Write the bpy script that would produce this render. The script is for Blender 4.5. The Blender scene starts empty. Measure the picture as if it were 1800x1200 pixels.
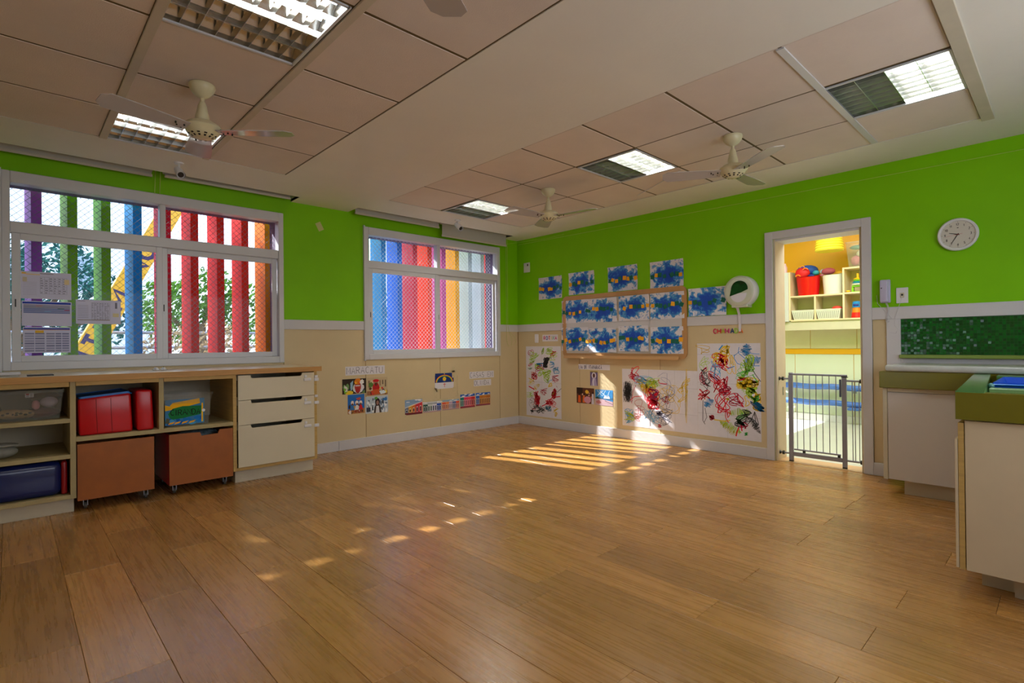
import bpy, bmesh, math, random
from mathutils import Vector, Matrix
rnd = random.Random(7)
PI = math.pi
SC = bpy.context.scene
COL = SC.collection

# ------------------------------------------------------------------ camera
F_PX, YAW, PITCH, ROLL, CAMH = 932.0, math.radians(46.542), math.radians(0.249), math.radians(-0.597), 1.15
cy, sy, cp, sp = math.cos(YAW), math.sin(YAW), math.cos(PITCH), math.sin(PITCH)
fw = Vector((cy*cp, sy*cp, sp)); rt = Vector((sy, -cy, 0)); up = rt.cross(fw)
cr, sr = math.cos(ROLL), math.sin(ROLL)
rx = rt*cr + up*sr; ux = -rt*sr + up*cr
cam = bpy.data.objects.new('camera', bpy.data.cameras.new('camera')); COL.objects.link(cam)
cam.data.sensor_width = 36; cam.data.lens = F_PX/1800*36; cam.data.clip_start = 0.05
M = Matrix((rx, ux, -fw)).transposed().to_4x4(); M.translation = Vector((0, 0, CAMH))
cam.matrix_world = M
SC.camera = cam

# ------------------------------------------------------------------ world, sun, fill light, exposure
wd = bpy.data.worlds.new('sky'); SC.world = wd; wd.use_nodes = True
nt = wd.node_tree; nt.nodes.clear()
bg = nt.nodes.new('ShaderNodeBackground'); wo = nt.nodes.new('ShaderNodeOutputWorld')
tc = nt.nodes.new('ShaderNodeTexCoord'); sx_ = nt.nodes.new('ShaderNodeSeparateXYZ'); rp = nt.nodes.new('ShaderNodeValToRGB')
nt.links.new(tc.outputs['Generated'], sx_.inputs[0]); nt.links.new(sx_.outputs['Z'], rp.inputs[0])
rp.color_ramp.elements[0].position = 0.0; rp.color_ramp.elements[0].color = (0.78, 0.87, 1.0, 1)
rp.color_ramp.elements[1].position = 0.9; rp.color_ramp.elements[1].color = (0.40, 0.58, 0.95, 1)
nt.links.new(rp.outputs[0], bg.inputs[0]); nt.links.new(bg.outputs[0], wo.inputs[0])
bg.inputs[1].default_value = 2.7
SUN = Vector((0.30, -1.0, -0.785)).normalized()
sun = bpy.data.objects.new('sun', bpy.data.lights.new('sun', 'SUN')); COL.objects.link(sun)
sun.data.energy = 17.0; sun.data.color = (1.0, 0.97, 0.92); sun.data.angle = math.radians(0.5)
sun.rotation_euler = SUN.to_track_quat('-Z', 'Y').to_euler()

def area(name, loc, direction, sx, sy, power, color):
    l = bpy.data.lights.new(name, 'AREA'); l.shape = 'RECTANGLE'; l.size = sx; l.size_y = sy
    l.energy = power; l.color = color
    o = bpy.data.objects.new(name, l); COL.objects.link(o); o.location = loc
    o.rotation_euler = Vector(direction).to_track_quat('-Z', 'Z' if abs(direction[2]) < .5 else 'Y').to_euler()
    return o
NEAR_P, REAR_P, LAMP_P, ROOM2_P = 16, 2, 19, 95
area('window_daylight', (2.3, -1.42, 1.6), (0, 1, 0), 3.4, 1.2, NEAR_P, (1.0, 0.92, 0.80))  # soft fill added behind the camera to brighten the room

SC.view_settings.view_transform = 'Standard'; SC.view_settings.look = 'None'
SC.view_settings.exposure = 0.24; SC.view_settings.gamma = 1.0
SC.view_settings.use_curve_mapping = False

# ------------------------------------------------------------------ materials
def lin(c):
    return tuple(((v/255)/12.92 if v/255 <= .04045 else ((v/255+.055)/1.055)**2.4) for v in c) + (1,)
MATS = {}
def mat(name, rgb, rough=.5, metal=0., var=0., scale=8., stretch=(1, 1, 1), bump=0., bscale=60., randv=0., alpha=None, trans=0., coat=0., emit=None, spec=.5, dark=None):
    if name in MATS: return MATS[name]
    m = bpy.data.materials.new(name); m.use_nodes = True; N = m.node_tree.nodes; L = m.node_tree.links
    b = N['Principled BSDF']; col = lin(rgb)
    b.inputs['Base Color'].default_value = col; b.inputs['Roughness'].default_value = rough; b.inputs['Metallic'].default_value = metal
    b.inputs['Specular IOR Level'].default_value = spec
    if coat: b.inputs['Coat Weight'].default_value = coat; b.inputs['Coat Roughness'].default_value = .1
    if trans: b.inputs['Transmission Weight'].default_value = trans
    if alpha is not None: b.inputs['Alpha'].default_value = alpha
    if emit: b.inputs['Emission Color'].default_value = lin(emit[0]); b.inputs['Emission Strength'].default_value = emit[1]
    if var or bump or randv:
        t = N.new('ShaderNodeTexCoord'); mp = N.new('ShaderNodeMapping'); mp.inputs['Scale'].default_value = stretch
        L.new(t.outputs['Object'], mp.inputs[0])
        oi = N.new('ShaderNodeObjectInfo')
        vm = N.new('ShaderNodeVectorMath'); vm.operation = 'SCALE'; vm.inputs[0].default_value = (37, 19, 11); L.new(oi.outputs['Random'], vm.inputs['Scale'])
        va = N.new('ShaderNodeVectorMath'); va.operation = 'ADD'; L.new(mp.outputs[0], va.inputs[0]); L.new(vm.outputs[0], va.inputs[1])
    if var or randv:
        ns = N.new('ShaderNodeTexNoise'); ns.inputs['Scale'].default_value = scale; ns.inputs['Detail'].default_value = 6; ns.inputs['Roughness'].default_value = .6
        L.new(va.outputs[0], ns.inputs['Vector'])
        mx = N.new('ShaderNodeMix'); mx.data_type = 'RGBA'
        d = lin(dark) if dark else tuple(v*(1-var) for v in col[:3]) + (1,)
        mx.inputs[6].default_value = d; mx.inputs[7].default_value = col if dark else tuple(min(1, v*(1+var*.6)) for v in col[:3]) + (1,)
        cr_ = N.new('ShaderNodeMapRange'); cr_.inputs[1].default_value = .3; cr_.inputs[2].default_value = .7
        L.new(ns.outputs[0], cr_.inputs[0]); L.new(cr_.outputs[0], mx.inputs[0]); out = mx.outputs[2]
        if randv:
            hv = N.new('ShaderNodeHueSaturation'); mr = N.new('ShaderNodeMapRange'); mr.inputs[3].default_value = 1-randv; mr.inputs[4].default_value = 1+randv
            L.new(oi.outputs['Random'], mr.inputs[0]); L.new(mr.outputs[0], hv.inputs['Value']); L.new(out, hv.inputs['Color']); out = hv.outputs[0]
        L.new(out, b.inputs['Base Color'])
    if bump:
        n2 = N.new('ShaderNodeTexNoise'); n2.inputs['Scale'].default_value = bscale; n2.inputs['Detail'].default_value = 4
        L.new(va.outputs[0], n2.inputs['Vector'])
        bp = N.new('ShaderNodeBump'); bp.inputs['Strength'].default_value = bump; bp.inputs['Distance'].default_value = .01
        L.new(n2.outputs[0], bp.inputs['Height']); L.new(bp.outputs[0], b.inputs['Normal'])
    MATS[name] = m; return m

def m_print():
    m = bpy.data.materials.new('print_ink'); m.use_nodes = True; N = m.node_tree.nodes; L = m.node_tree.links
    a = N.new('ShaderNodeAttribute'); a.attribute_name = 'Col'; b = N['Principled BSDF']
    L.new(a.outputs['Color'], b.inputs['Base Color']); b.inputs['Roughness'].default_value = .6; b.inputs['Specular IOR Level'].default_value = .25
    return m
PRINT = m_print()
def m_glass():
    m = bpy.data.materials.new('window_glass'); m.use_nodes = True; N = m.node_tree.nodes; L = m.node_tree.links; N.clear()
    o = N.new('ShaderNodeOutputMaterial'); t = N.new('ShaderNodeBsdfTransparent'); g = N.new('ShaderNodeBsdfGlossy'); mx = N.new('ShaderNodeMixShader'); f = N.new('ShaderNodeFresnel')
    t.inputs[0].default_value = (.93, .95, .97, 1); g.inputs['Roughness'].default_value = .02; f.inputs[0].default_value = 1.13
    L.new(f.outputs[0], mx.inputs[0]); L.new(t.outputs[0], mx.inputs[1]); L.new(g.outputs[0], mx.inputs[2]); L.new(mx.outputs[0], o.inputs[0])
    return m
GLASS = m_glass()
def m_clear(name, rgb, a):
    """cloudy clear plastic: part transparent, part diffuse and glossy"""
    m = bpy.data.materials.new(name); m.use_nodes = True; N = m.node_tree.nodes; b = N['Principled BSDF']
    b.inputs['Base Color'].default_value = lin(rgb); b.inputs['Roughness'].default_value = .15; b.inputs['Alpha'].default_value = a
    return m
CLEAR = m_clear('clear_plastic', (190, 190, 178), .16)
BLADE = m_clear('fan_blade_plastic', (196, 190, 190), .72)
def m_sponge():
    m = bpy.data.materials.new('sponge_paint_on_paper'); m.use_nodes = True; N = m.node_tree.nodes; L = m.node_tree.links; b = N['Principled BSDF']
    b.inputs['Roughness'].default_value = .7
    uv = N.new('ShaderNodeUVMap'); uv.uv_map = 'UVMap'; oi = N.new('ShaderNodeObjectInfo')
    s = N.new('ShaderNodeVectorMath'); s.operation = 'SCALE'; s.inputs[0].default_value = (91, 53, 17); L.new(oi.outputs['Random'], s.inputs['Scale'])
    ad = N.new('ShaderNodeVectorMath'); L.new(uv.outputs[0], ad.inputs[0]); L.new(s.outputs[0], ad.inputs[1])
    def noise(sc, det, dist=0):
        n = N.new('ShaderNodeTexNoise'); n.inputs['Scale'].default_value = sc; n.inputs['Detail'].default_value = det; n.inputs['Roughness'].default_value = .75; n.inputs['Distortion'].default_value = dist
        L.new(ad.outputs[0], n.inputs['Vector']); return n.outputs[0]
    def math_(op, a, bb):
        n = N.new('ShaderNodeMath'); n.operation = op
        for i, v in enumerate((a, bb)):
            if isinstance(v, (int, float)): n.inputs[i].default_value = v
            else: L.new(v, n.inputs[i])
        return n.outputs[0]
    # distance from the sheet's middle
    c = N.new('ShaderNodeVectorMath'); c.operation = 'SUBTRACT'; L.new(uv.outputs[0], c.inputs[0]); c.inputs[1].default_value = (.70, .5, 0)
    c2 = N.new('ShaderNodeVectorMath'); c2.operation = 'MULTIPLY'; L.new(c.outputs[0], c2.inputs[0]); c2.inputs[1].default_value = (.78, 1.12, 0)
    ln = N.new('ShaderNodeVectorMath'); ln.operation = 'LENGTH'; L.new(c2.outputs[0], ln.inputs[0])
    big = noise(3.2, 2, .3); fine = noise(28, 5, 1.2)
    fall = math_('SUBTRACT', .775, math_('MULTIPLY', ln.outputs['Value'], .75))
    v = math_('ADD', math_('ADD', math_('MULTIPLY', big, 1.1), math_('MULTIPLY', fine, .55)), fall)
    ramp = N.new('ShaderNodeValToRGB'); ramp.color_ramp.interpolation = 'LINEAR'
    e = ramp.color_ramp.elements
    e[0].position = .0; e[0].color = lin((226, 222, 228)); e[1].position = 1; e[1].color = lin((15, 72, 178))
    for p, cc in ((.50, (222, 220, 228)), (.53, (60, 140, 205)), (.585, (70, 150, 210)), (.61, (20, 90, 190)), (.66, (12, 80, 190)), (.72, (12, 70, 180))):
        k = e.new(p); k.color = lin(cc)
    L.new(math_('SUBTRACT', math_('MULTIPLY', v, .62), .225), ramp.inputs[0]); L.new(ramp.outputs[0], b.inputs['Base Color'])
    return m
SPONGE = m_sponge()
def m_floor():
    m = bpy.data.materials.new('vinyl_wood_plank'); m.use_nodes = True; N = m.node_tree.nodes; L = m.node_tree.links; b = N['Principled BSDF']
    t = N.new('ShaderNodeTexCoord'); oi = N.new('ShaderNodeObjectInfo')
    s = N.new('ShaderNodeVectorMath'); s.operation = 'SCALE'; s.inputs[0].default_value = (31, 57, 13); L.new(oi.outputs['Random'], s.inputs['Scale'])
    ad = N.new('ShaderNodeVectorMath'); L.new(t.outputs['Object'], ad.inputs[0]); L.new(s.outputs[0], ad.inputs[1])
    mp = N.new('ShaderNodeMapping'); mp.inputs['Scale'].default_value = (1, .035, 1); L.new(ad.outputs[0], mp.inputs[0])
    g = N.new('ShaderNodeTexNoise'); g.inputs['Scale'].default_value = 75; g.inputs['Detail'].default_value = 5; g.inputs['Roughness'].default_value = .55; g.inputs['Distortion'].default_value = .4; L.new(mp.outputs[0], g.inputs['Vector'])
    mp2 = N.new('ShaderNodeMapping'); mp2.inputs['Scale'].default_value = (1, .16, 1); L.new(ad.outputs[0], mp2.inputs[0])
    w = N.new('ShaderNodeTexNoise'); w.inputs['Scale'].default_value = 7; w.inputs['Detail'].default_value = 3; w.inputs['Distortion'].default_value = .8; L.new(mp2.outputs[0], w.inputs['Vector'])
    r = N.new('ShaderNodeValToRGB'); e = r.color_ramp.elements
    e[0].position = .2; e[0].color = lin((164, 113, 56)); e[1].position = .75; e[1].color = lin((198, 146, 80)); k = e.new(.5); k.color = lin((182, 132, 66))
    L.new(g.outputs[0], r.inputs[0])
    mx = N.new('ShaderNodeMix'); mx.data_type = 'RGBA'; mx.blend_type = 'MULTIPLY'; mx.inputs[0].default_value = .55
    r2 = N.new('ShaderNodeValToRGB'); r2.color_ramp.elements[0].position = .3; r2.color_ramp.elements[0].color = (.70, .66, .60, 1); r2.color_ramp.elements[1].position = .65; r2.color_ramp.elements[1].color = (1, 1, 1, 1)
    L.new(w.outputs[0], r2.inputs[0]); L.new(r.outputs[0], mx.inputs[6]); L.new(r2.outputs[0], mx.inputs[7])
    hv = N.new('ShaderNodeHueSaturation'); mr = N.new('ShaderNodeMapRange'); mr.inputs[3].default_value = .80; mr.inputs[4].default_value = 1.12
    L.new(oi.outputs['Random'], mr.inputs[0]); L.new(mr.outputs[0], hv.inputs['Value']); L.new(mx.outputs[2], hv.inputs['Color']); L.new(hv.outputs[0], b.inputs['Base Color'])
    b.inputs['Roughness'].default_value = .36; b.inputs['Specular IOR Level'].default_value = .8
    rr = N.new('ShaderNodeMapRange'); rr.inputs[3].default_value = .20; rr.inputs[4].default_value = .36; L.new(g.outputs[0], rr.inputs[0]); L.new(rr.outputs[0], b.inputs['Roughness'])
    bp = N.new('ShaderNodeBump'); bp.inputs['Strength'].default_value = .22; bp.inputs['Distance'].default_value = .001; L.new(g.outputs[0], bp.inputs['Height']); L.new(bp.outputs[0], b.inputs['Normal'])
    return m
FLOOR = m_floor()

green = mat('lime_wall_paint', (128, 200, 2), .5, var=.06, scale=2, spec=.2)
beige = mat('beige_wall_panel', (208, 190, 150), .5, var=.05, scale=2)
ceilm = mat('ceiling_paint', (228, 224, 216), .75, var=.04, scale=1.5, bump=.1)
tilem = mat('ceiling_tile_board', (222, 208, 198), .85, var=.05, scale=3, bump=.25, bscale=220, randv=.03)
groove = mat('brown_ceiling_bar', (96, 78, 42), .7)
barm = mat('pale_ceiling_bar', (200, 190, 172), .6, var=.08, scale=5)
white = mat('white_gloss_paint', (206, 205, 208), .4, var=.04, scale=3)
winw = mat('white_window_frame', (206, 208, 214), .35)
offw = mat('offwhite_paint', (205, 196, 172), .5, var=.05)
dark = mat('dark_gap', (28, 22, 16), .8)
black = mat('black_plastic', (22, 22, 24), .4)
steel = mat('grey_steel', (150, 150, 156), .35, .6)
chrome = mat('chrome', (200, 200, 205), .15, 1.)
mirror = mat('lamp_reflector', (212, 214, 212), .24, 1.)
plast = mat('cream_plastic', (214, 206, 168), .3)
whitep = mat('white_plastic', (222, 222, 226), .35)
paper = mat('white_paper', (222, 220, 228), .7, var=.03, scale=20)
bpaper = mat('cool_paper', (205, 206, 232), .7)  # white paper with the bluish light from behind put into its colour
cabw = mat('cream_laminate', (214, 204, 176), .42, var=.03, scale=3)
edge = mat('ply_edge', (196, 162, 92), .55, var=.15, scale=14, stretch=(1, .2, 6))
shelfw = mat('worn_shelf_board', (176, 160, 112), .55, var=.12, scale=9)
top_ply = mat('worktop_laminate', (205, 185, 150), .28)
topedge = mat('worktop_edge', (190, 140, 72), .5, var=.15, scale=12, stretch=(.2, 1, 6))
binw = mat('orange_brown_board', (160, 88, 22), .45, var=.14, scale=8)
redm = mat('red_vinyl', (205, 14, 26), .28, var=.1, scale=6)
redp = mat('red_plastic', (214, 12, 24), .25)
bluev = mat('navy_vinyl', (20, 34, 92), .22, bump=.3, bscale=7)
bluem = mat('blue_vinyl', (40, 120, 205), .35)
olive = mat('olive_green_stone', (112, 106, 26), .22, var=.05)
olived = mat('green_stone_top', (92, 138, 74), .12, var=.05)
reveal = mat('outer_render_grey', (112, 98, 128), .8, var=.25, scale=14, bump=.4)

# ------------------------------------------------------------------ mesh helpers
class MB:
    def __init__(s): s.bm = bmesh.new()
    def _new(s, vs, fs):
        v = [s.bm.verts.new(p) for p in vs]; out = []
        for f in fs:
            try: out.append(s.bm.faces.new([v[i] for i in f]))
            except ValueError: pass
        return v, out
    def box(s, x0, x1, y0, y1, z0, z1, bev=0, seg=1):
        v, f = s._new([(x, y, z) for x in (x0, x1) for y in (y0, y1) for z in (z0, z1)],
                      [(0, 1, 3, 2), (4, 6, 7, 5), (0, 4, 5, 1), (2, 3, 7, 6), (0, 2, 6, 4), (1, 5, 7, 3)])
        if bev:
            es = list({e for q in f for e in q.edges})
            bmesh.ops.bevel(s.bm, geom=es, offset=bev, segments=seg, affect='EDGES', profile=.5)
        return s
    def prism(s, pts, a, b, axis=2):
        """pts 2D polygon extruded between a and b along axis; remaining axes in x,y,z order"""
        n = len(pts)
        def P(p, h): q = list(p); q.insert(axis, h); return tuple(q)
        vs = [P(p, a) for p in pts] + [P(p, b) for p in pts]
        s._new(vs, [tuple(range(n))[::-1], tuple(range(n, 2*n))] + [(i, (i+1) % n, n+(i+1) % n, n+i) for i in range(n)])
        return s
    def cyl(s, p0, p1, r0, r1=None, seg=12, cap=True):
        r1 = r0 if r1 is None else r1
        p0 = Vector(p0); p1 = Vector(p1); d = (p1-p0).normalized()
        a = d.orthogonal().normalized(); b = d.cross(a)
        vs = [p0+(a*math.cos(t)+b*math.sin(t))*r0 for t in [2*PI*i/seg for i in range(seg)]] + [p1+(a*math.cos(t)+b*math.sin(t))*r1 for t in [2*PI*i/seg for i in range(seg)]]
        fs = [(i, (i+1) % seg, seg+(i+1) % seg, seg+i) for i in range(seg)]
        if cap: fs += [tuple(range(seg))[::-1], tuple(range(seg, 2*seg))]
        s._new(vs, fs); return s
    def lathe(s, prof, c=(0, 0, 0), seg=24, axis=(0, 0, 1)):
        c = Vector(c); d = Vector(axis).normalized(); a = d.orthogonal().normalized(); b = d.cross(a); n = len(prof)
        vs = []
        for r, h in prof:
            for i in range(seg):
                t = 2*PI*i/seg; vs.append(c+d*h+(a*math.cos(t)+b*math.sin(t))*max(r, 1e-5))
        fs = [(k*seg+i, k*seg+(i+1) % seg, (k+1)*seg+(i+1) % seg, (k+1)*seg+i) for k in range(n-1) for i in range(seg)]
        s._new(vs, fs); return s
    def tube(s, pts, r, seg=6, closed=False):
        pts = [Vector(p) for p in pts]; n = len(pts); vs = []; ref = None
        for i, p in enumerate(pts):
            d = (pts[min(i+1, n-1)]-pts[max(i-1, 0)])
            if closed: d = pts[(i+1) % n]-pts[i-1]
            d.normalize()
            if ref is None: ref = d.orthogonal().normalized()
            a = (ref-d*ref.dot(d)); a = a.normalized() if a.length > 1e-6 else d.orthogonal().normalized(); ref = a; b = d.cross(a)
            vs += [p+(a*math.cos(2*PI*k/seg)+b*math.sin(2*PI*k/seg))*r for k in range(seg)]
        fs = [(i*seg+k, i*seg+(k+1) % seg, (i+1)*seg+(k+1) % seg, (i+1)*seg+k) for i in range(n-1) for k in range(seg)]
        if closed: fs += [((n-1)*seg+k, (n-1)*seg+(k+1) % seg, (k+1) % seg, k) for k in range(seg)]
        else: fs += [tuple(range(seg))[::-1], tuple(range((n-1)*seg, n*seg))]
        s._new(vs, fs); return s
    def sphere(s, c, r, sc=(1, 1, 1), seg=14, rot=None):
        g = bmesh.ops.create_uvsphere(s.bm, u_segments=seg, v_segments=max(6, seg//2), radius=r)
        m = Matrix.Translation(c) @ (rot.to_4x4() if rot else Matrix.Identity(4)) @ Matrix.Diagonal((*sc, 1))
        bmesh.ops.transform(s.bm, matrix=m, verts=g['verts']); return s
    def quad(s, *p): s._new(p, [tuple(range(len(p)))]); return s

ORG = {}
def setp(o, label=None, cat=None, group=None, kind=None):
    if label: o['label'] = label
    if cat: o['category'] = cat
    if group: o['group'] = group
    if kind: o['kind'] = kind
    return o
def finish(name, me, m, parent, smooth, base):
    """link a mesh built in scene coordinates as an object whose origin is its base (or sits at the parent's origin)"""
    if parent is None:
        if base is None:
            xs = [v.co for v in me.vertices]
            base = Vector(((min(v.x for v in xs)+max(v.x for v in xs))/2, (min(v.y for v in xs)+max(v.y for v in xs))/2, min(v.z for v in xs)))
        org = Vector(base)
    else: org = ORG[parent.name]
    me.transform(Matrix.Translation(-org))
    me.materials.append(m)
    o = bpy.data.objects.new(name, me); COL.objects.link(o)
    if parent is None: o.location = org
    else: o.parent = parent
    ORG[o.name] = org
    if smooth:
        for p in me.polygons: p.use_smooth = True
        try: me.set_sharp_from_angle(angle=math.radians(40))
        except Exception: pass
    return o
def obj(name, mb, m, parent=None, smooth=False, label=None, cat=None, group=None, kind=None, base=None):
    bmesh.ops.recalc_face_normals(mb.bm, faces=mb.bm.faces)
    me = bpy.data.meshes.new(name); mb.bm.to_mesh(me); mb.bm.free()
    return setp(finish(name, me, m, parent, smooth, base), label, cat, group, kind)
def empty(name, loc, label, cat, group=None, kind=None):
    o = bpy.data.objects.new(name, None); COL.objects.link(o); o.location = loc; o.empty_display_size = .1
    ORG[o.name] = Vector(loc); return setp(o, label, cat, group, kind)
def copy_tree(root, loc=None, rotz=None, label=None, group=None):
    def cp(o, par):
        c = o.copy(); COL.objects.link(c); c.parent = par; ORG[c.name] = ORG.get(o.name, Vector((0, 0, 0)))
        for ch in [x for x in o.children]: cp(ch, c)
        return c
    r = cp(root, None)
    if loc is not None: r.location = loc
    if rotz is not None: r.rotation_euler = (0, 0, rotz)
    if label: r['label'] = label
    if group: r['group'] = group
    return r
def box(name, b, m, parent=None, bev=0, **k):
    return obj(name, MB().box(*b, bev=bev), m, parent, **k)
def struct(name, b, m, parent=None, **k):
    return obj(name, MB().box(*b), m, parent, kind=None if parent else 'structure', **k)

# ---- flat drawings: coloured polygons on a plane
class Canvas:
    def __init__(s, o, u, v, n): s.o, s.u, s.v, s.n = Vector(o), Vector(u), Vector(v), Vector(n); s.vs = []; s.fs = []; s.cs = []; s.k = 0
    def P(s, x, y): return s.o+s.u*x+s.v*y+s.n*(.0010+.000012*s.k)
    def poly(s, pts, c):
        b = len(s.vs); s.vs += [s.P(*p) for p in pts]; s.fs.append(tuple(range(b, b+len(pts)))); s.cs.append(lin(c)); s.k += 1
    def rect(s, x0, y0, x1, y1, c): s.poly([(x0, y0), (x1, y0), (x1, y1), (x0, y1)], c)
    def disc(s, x, y, r, c, ry=None, n=14, jit=0):
        ry = ry or r; s.poly([(x+r*(1+rnd.uniform(-jit, jit))*math.cos(2*PI*i/n), y+ry*(1+rnd.uniform(-jit, jit))*math.sin(2*PI*i/n)) for i in range(n)], c)
    def stroke(s, pts, w, c):
        n = len(pts)
        if n < 2: return
        col = lin(c); b = len(s.vs)
        for i, p in enumerate(pts):
            a = pts[max(i-1, 0)]; d = pts[min(i+1, n-1)]; dx, dy = d[0]-a[0], d[1]-a[1]; l = math.hypot(dx, dy) or 1e-6
            nx, ny = -dy/l*w/2, dx/l*w/2
            s.vs += [s.P(p[0]+nx, p[1]+ny), s.P(p[0]-nx, p[1]-ny)]
        for i in range(n-1): s.fs.append((b+2*i, b+2*i+1, b+2*i+3, b+2*i+2)); s.cs.append(col)
        s.k += 1
    def text(s, t, x, y, h, w, c, cw=.62, gap=.22, colors=None, jit=0.):
        for i, ch in enumerate(t):
            if ch != ' ':
                cc = colors[i % len(colors)] if colors else c; jy = rnd.uniform(-jit, jit)*h
                for st in FONT[ch]: s.stroke([(x+a*h*cw, y+jy+b*h) for a, b in st], w, cc)
            x += h*(cw+gap) if ch not in 'I1' else h*(cw*.55+gap)
        return x
    def build(s, name, parent=None, m=None, **k):
        me = bpy.data.meshes.new(name); me.from_pydata(s.vs, [], s.fs)
        at = me.color_attributes.new('Col', 'FLOAT_COLOR', 'CORNER'); i = 0
        vals = []
        for f, c in zip(s.fs, s.cs): vals += list(c)*len(f)
        at.data.foreach_set('color', vals)
        return setp(finish(name, me, m or PRINT, parent, False, None), **k)
def arc(cx, cy_, rx_, ry_, a0, a1, n=8): return [(cx+rx_*math.cos(math.radians(a0+(a1-a0)*i/n)), cy_+ry_*math.sin(math.radians(a0+(a1-a0)*i/n))) for i in range(n+1)]
FONT = {
 'A': [[(0, 0), (.5, 1), (1, 0)], [(.2, .38), (.8, .38)]], 'C': [arc(.55, .5, .5, .5, 50, 310)],
 'D': [[(0, 0), (0, 1)], [(0, 1)]+arc(.3, .5, .65, .5, 90, -90)+[(0, 0)]], 'E': [[(1, 1), (0, 1), (0, 0), (1, 0)], [(0, .5), (.8, .5)]],
 'H': [[(0, 0), (0, 1)], [(1, 0), (1, 1)], [(0, .5), (1, .5)]], 'I': [[(.25, 0), (.25, 1)]], 'K': [[(0, 0), (0, 1)], [(1, 1), (0, .45), (1, 0)]],
 'L': [[(0, 1), (0, 0), (.9, 0)]], 'M': [[(0, 0), (0, 1), (.5, .35), (1, 1), (1, 0)]], 'N': [[(0, 0), (0, 1), (1, 0), (1, 1)]],
 'O': [arc(.5, .5, .5, .5, 0, 360, 16)], 'R': [[(0, 0), (0, 1)]+arc(.45, .75, .45, .25, 90, -90)+[(0, .5)], [(.4, .5), (1, 0)]],
 'S': [arc(.5, .74, .42, .26, 40, 270)+arc(.5, .25, .42, .25, 90, -140)], 'T': [[(0, 1), (1, 1)], [(.5, 1), (.5, 0)]],
 'U': [[(0, 1), (0, .35)]+arc(.5, .35, .5, .35, 180, 360)+[(1, 1)]], 'Á': [[(0, 0), (.5, 1), (1, 0)], [(.2, .38), (.8, .38)], [(.45, 1.1), (.7, 1.3)]],
 '0': [arc(.5, .5, .42, .5, 0, 360, 14)], '1': [[(.05, .75), (.35, 1), (.35, 0)]], '2': [arc(.5, .7, .4, .3, 160, -30)+[(.1, 0), (.95, 0)]],
 '3': [arc(.45, .75, .35, .25, 150, -90)+arc(.45, .25, .4, .25, 90, -150)], '4': [[(.7, 0), (.7, 1), (.05, .3), (1, .3)]],
 '5': [[(.9, 1), (.2, 1), (.12, .55)]+arc(.45, .32, .42, .32, 110, -140)], '6': [[(.75, 1)]+arc(.5, .32, .38, .32, 150, 510, 14)],
 '7': [[(.05, 1), (.95, 1), (.35, 0)]], '8': [arc(.5, .75, .32, .25, -90, 270, 12), arc(.5, .25, .4, .25, 90, 450, 12)],
 '9': [arc(.5, .68, .38, .32, -30, 330, 14)+[(.45, 0)]],
}
def scrib(c, cx, cy_, rx_, ry_, n, w, col, turns=None, freq=1.):
    """a child's crayon scribble: a wandering looping line"""
    ph = [rnd.uniform(0, 6.28) for _ in range(6)]; f = [rnd.uniform(.6, 1.6)*freq for _ in range(4)]
    t = turns or rnd.uniform(2, 5); pts = []
    for i in range(n):
        a = 2*PI*t*i/n
        pts.append((cx+rx_*(.6*math.sin(a*f[0]+ph[0])+.4*math.sin(a*f[1]*1.7+ph[1])), cy_+ry_*(.6*math.sin(a*f[2]*1.15+ph[2])+.4*math.cos(a*f[3]*.6+ph[3]))))
    c.stroke(pts, w, col)
def hatch(c, cx, cy_, rx_, ry_, n, w, col, ang=.9):
    n = int(n*.72); w *= .8
    pts = []
    for i in range(n):
        t = -1+2*i/(n-1); s_ = 1 if i % 2 else -1; q = math.sqrt(max(0, 1-t*t))*rnd.uniform(.5, 1)
        a = t*rx_; b_ = s_*q*ry_
        pts.append((cx+a*math.cos(ang)-b_*math.sin(ang), cy_+a*math.sin(ang)+b_*math.cos(ang)))
    c.stroke(pts, w, col)
XC, YC, HC = 5.354, 5.522, 2.636
def on_right(y, z, off=0.): return Canvas((XC-off, y, z), (0, -1, 0), (0, 0, 1), (-1, 0, 0))   # y,z: lower left as one faces the wall
def on_left(x, z, off=0.): return Canvas((x, YC-off, z), (1, 0, 0), (0, 0, 1), (0, -1, 0))


# ================================================================== SETTING: floor
X0, Y0 = -1.2, -1.2
fl = struct('floor', (X0-.25, XC+.24, Y0-.25, YC+.2, -.12, -.006), dark, label='brown subfloor under the wood-look planks')
pw, pl = .2325, 1.22
meshes = {}
def plank(x, y0, y1, w=pw-.0012):
    key = (round(y1-y0, 3), round(w, 4))
    if key not in meshes:
        mb = MB().box(-w/2, w/2, -(y1-y0)/2, (y1-y0)/2, -.006, 0, bev=.0012)
        me = bpy.data.meshes.new('plank'); bmesh.ops.recalc_face_normals(mb.bm, faces=mb.bm.faces); mb.bm.to_mesh(me); mb.bm.free(); me.materials.append(FLOOR); meshes[key] = me
    o = bpy.data.objects.new('plank', meshes[key]); COL.objects.link(o); o.parent = fl
    o.location = Vector((x, (y0+y1)/2, 0))-ORG[fl.name]
offs = [3.52, 2.896, 3.52, 2.87, 3.52, 2.29, 2.9, 1.78, 1.09, .55, 1.1, .53, 1.45]
k0 = int((X0-.195)/pw)-1
for k in range(k0, 30):
    xa = .195+k*pw; xb = xa+pw
    a, b = max(xa, X0), min(xb, XC)
    if b-a < .02: continue
    y = offs[k % len(offs)]
    while y > Y0: y -= pl
    while y < YC:
        ya, yb = max(y, Y0), min(y+pl-.0012, YC)
        if yb-ya > .02: plank((a+b)/2, ya, yb, b-a-.0012)
        y += pl

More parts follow.
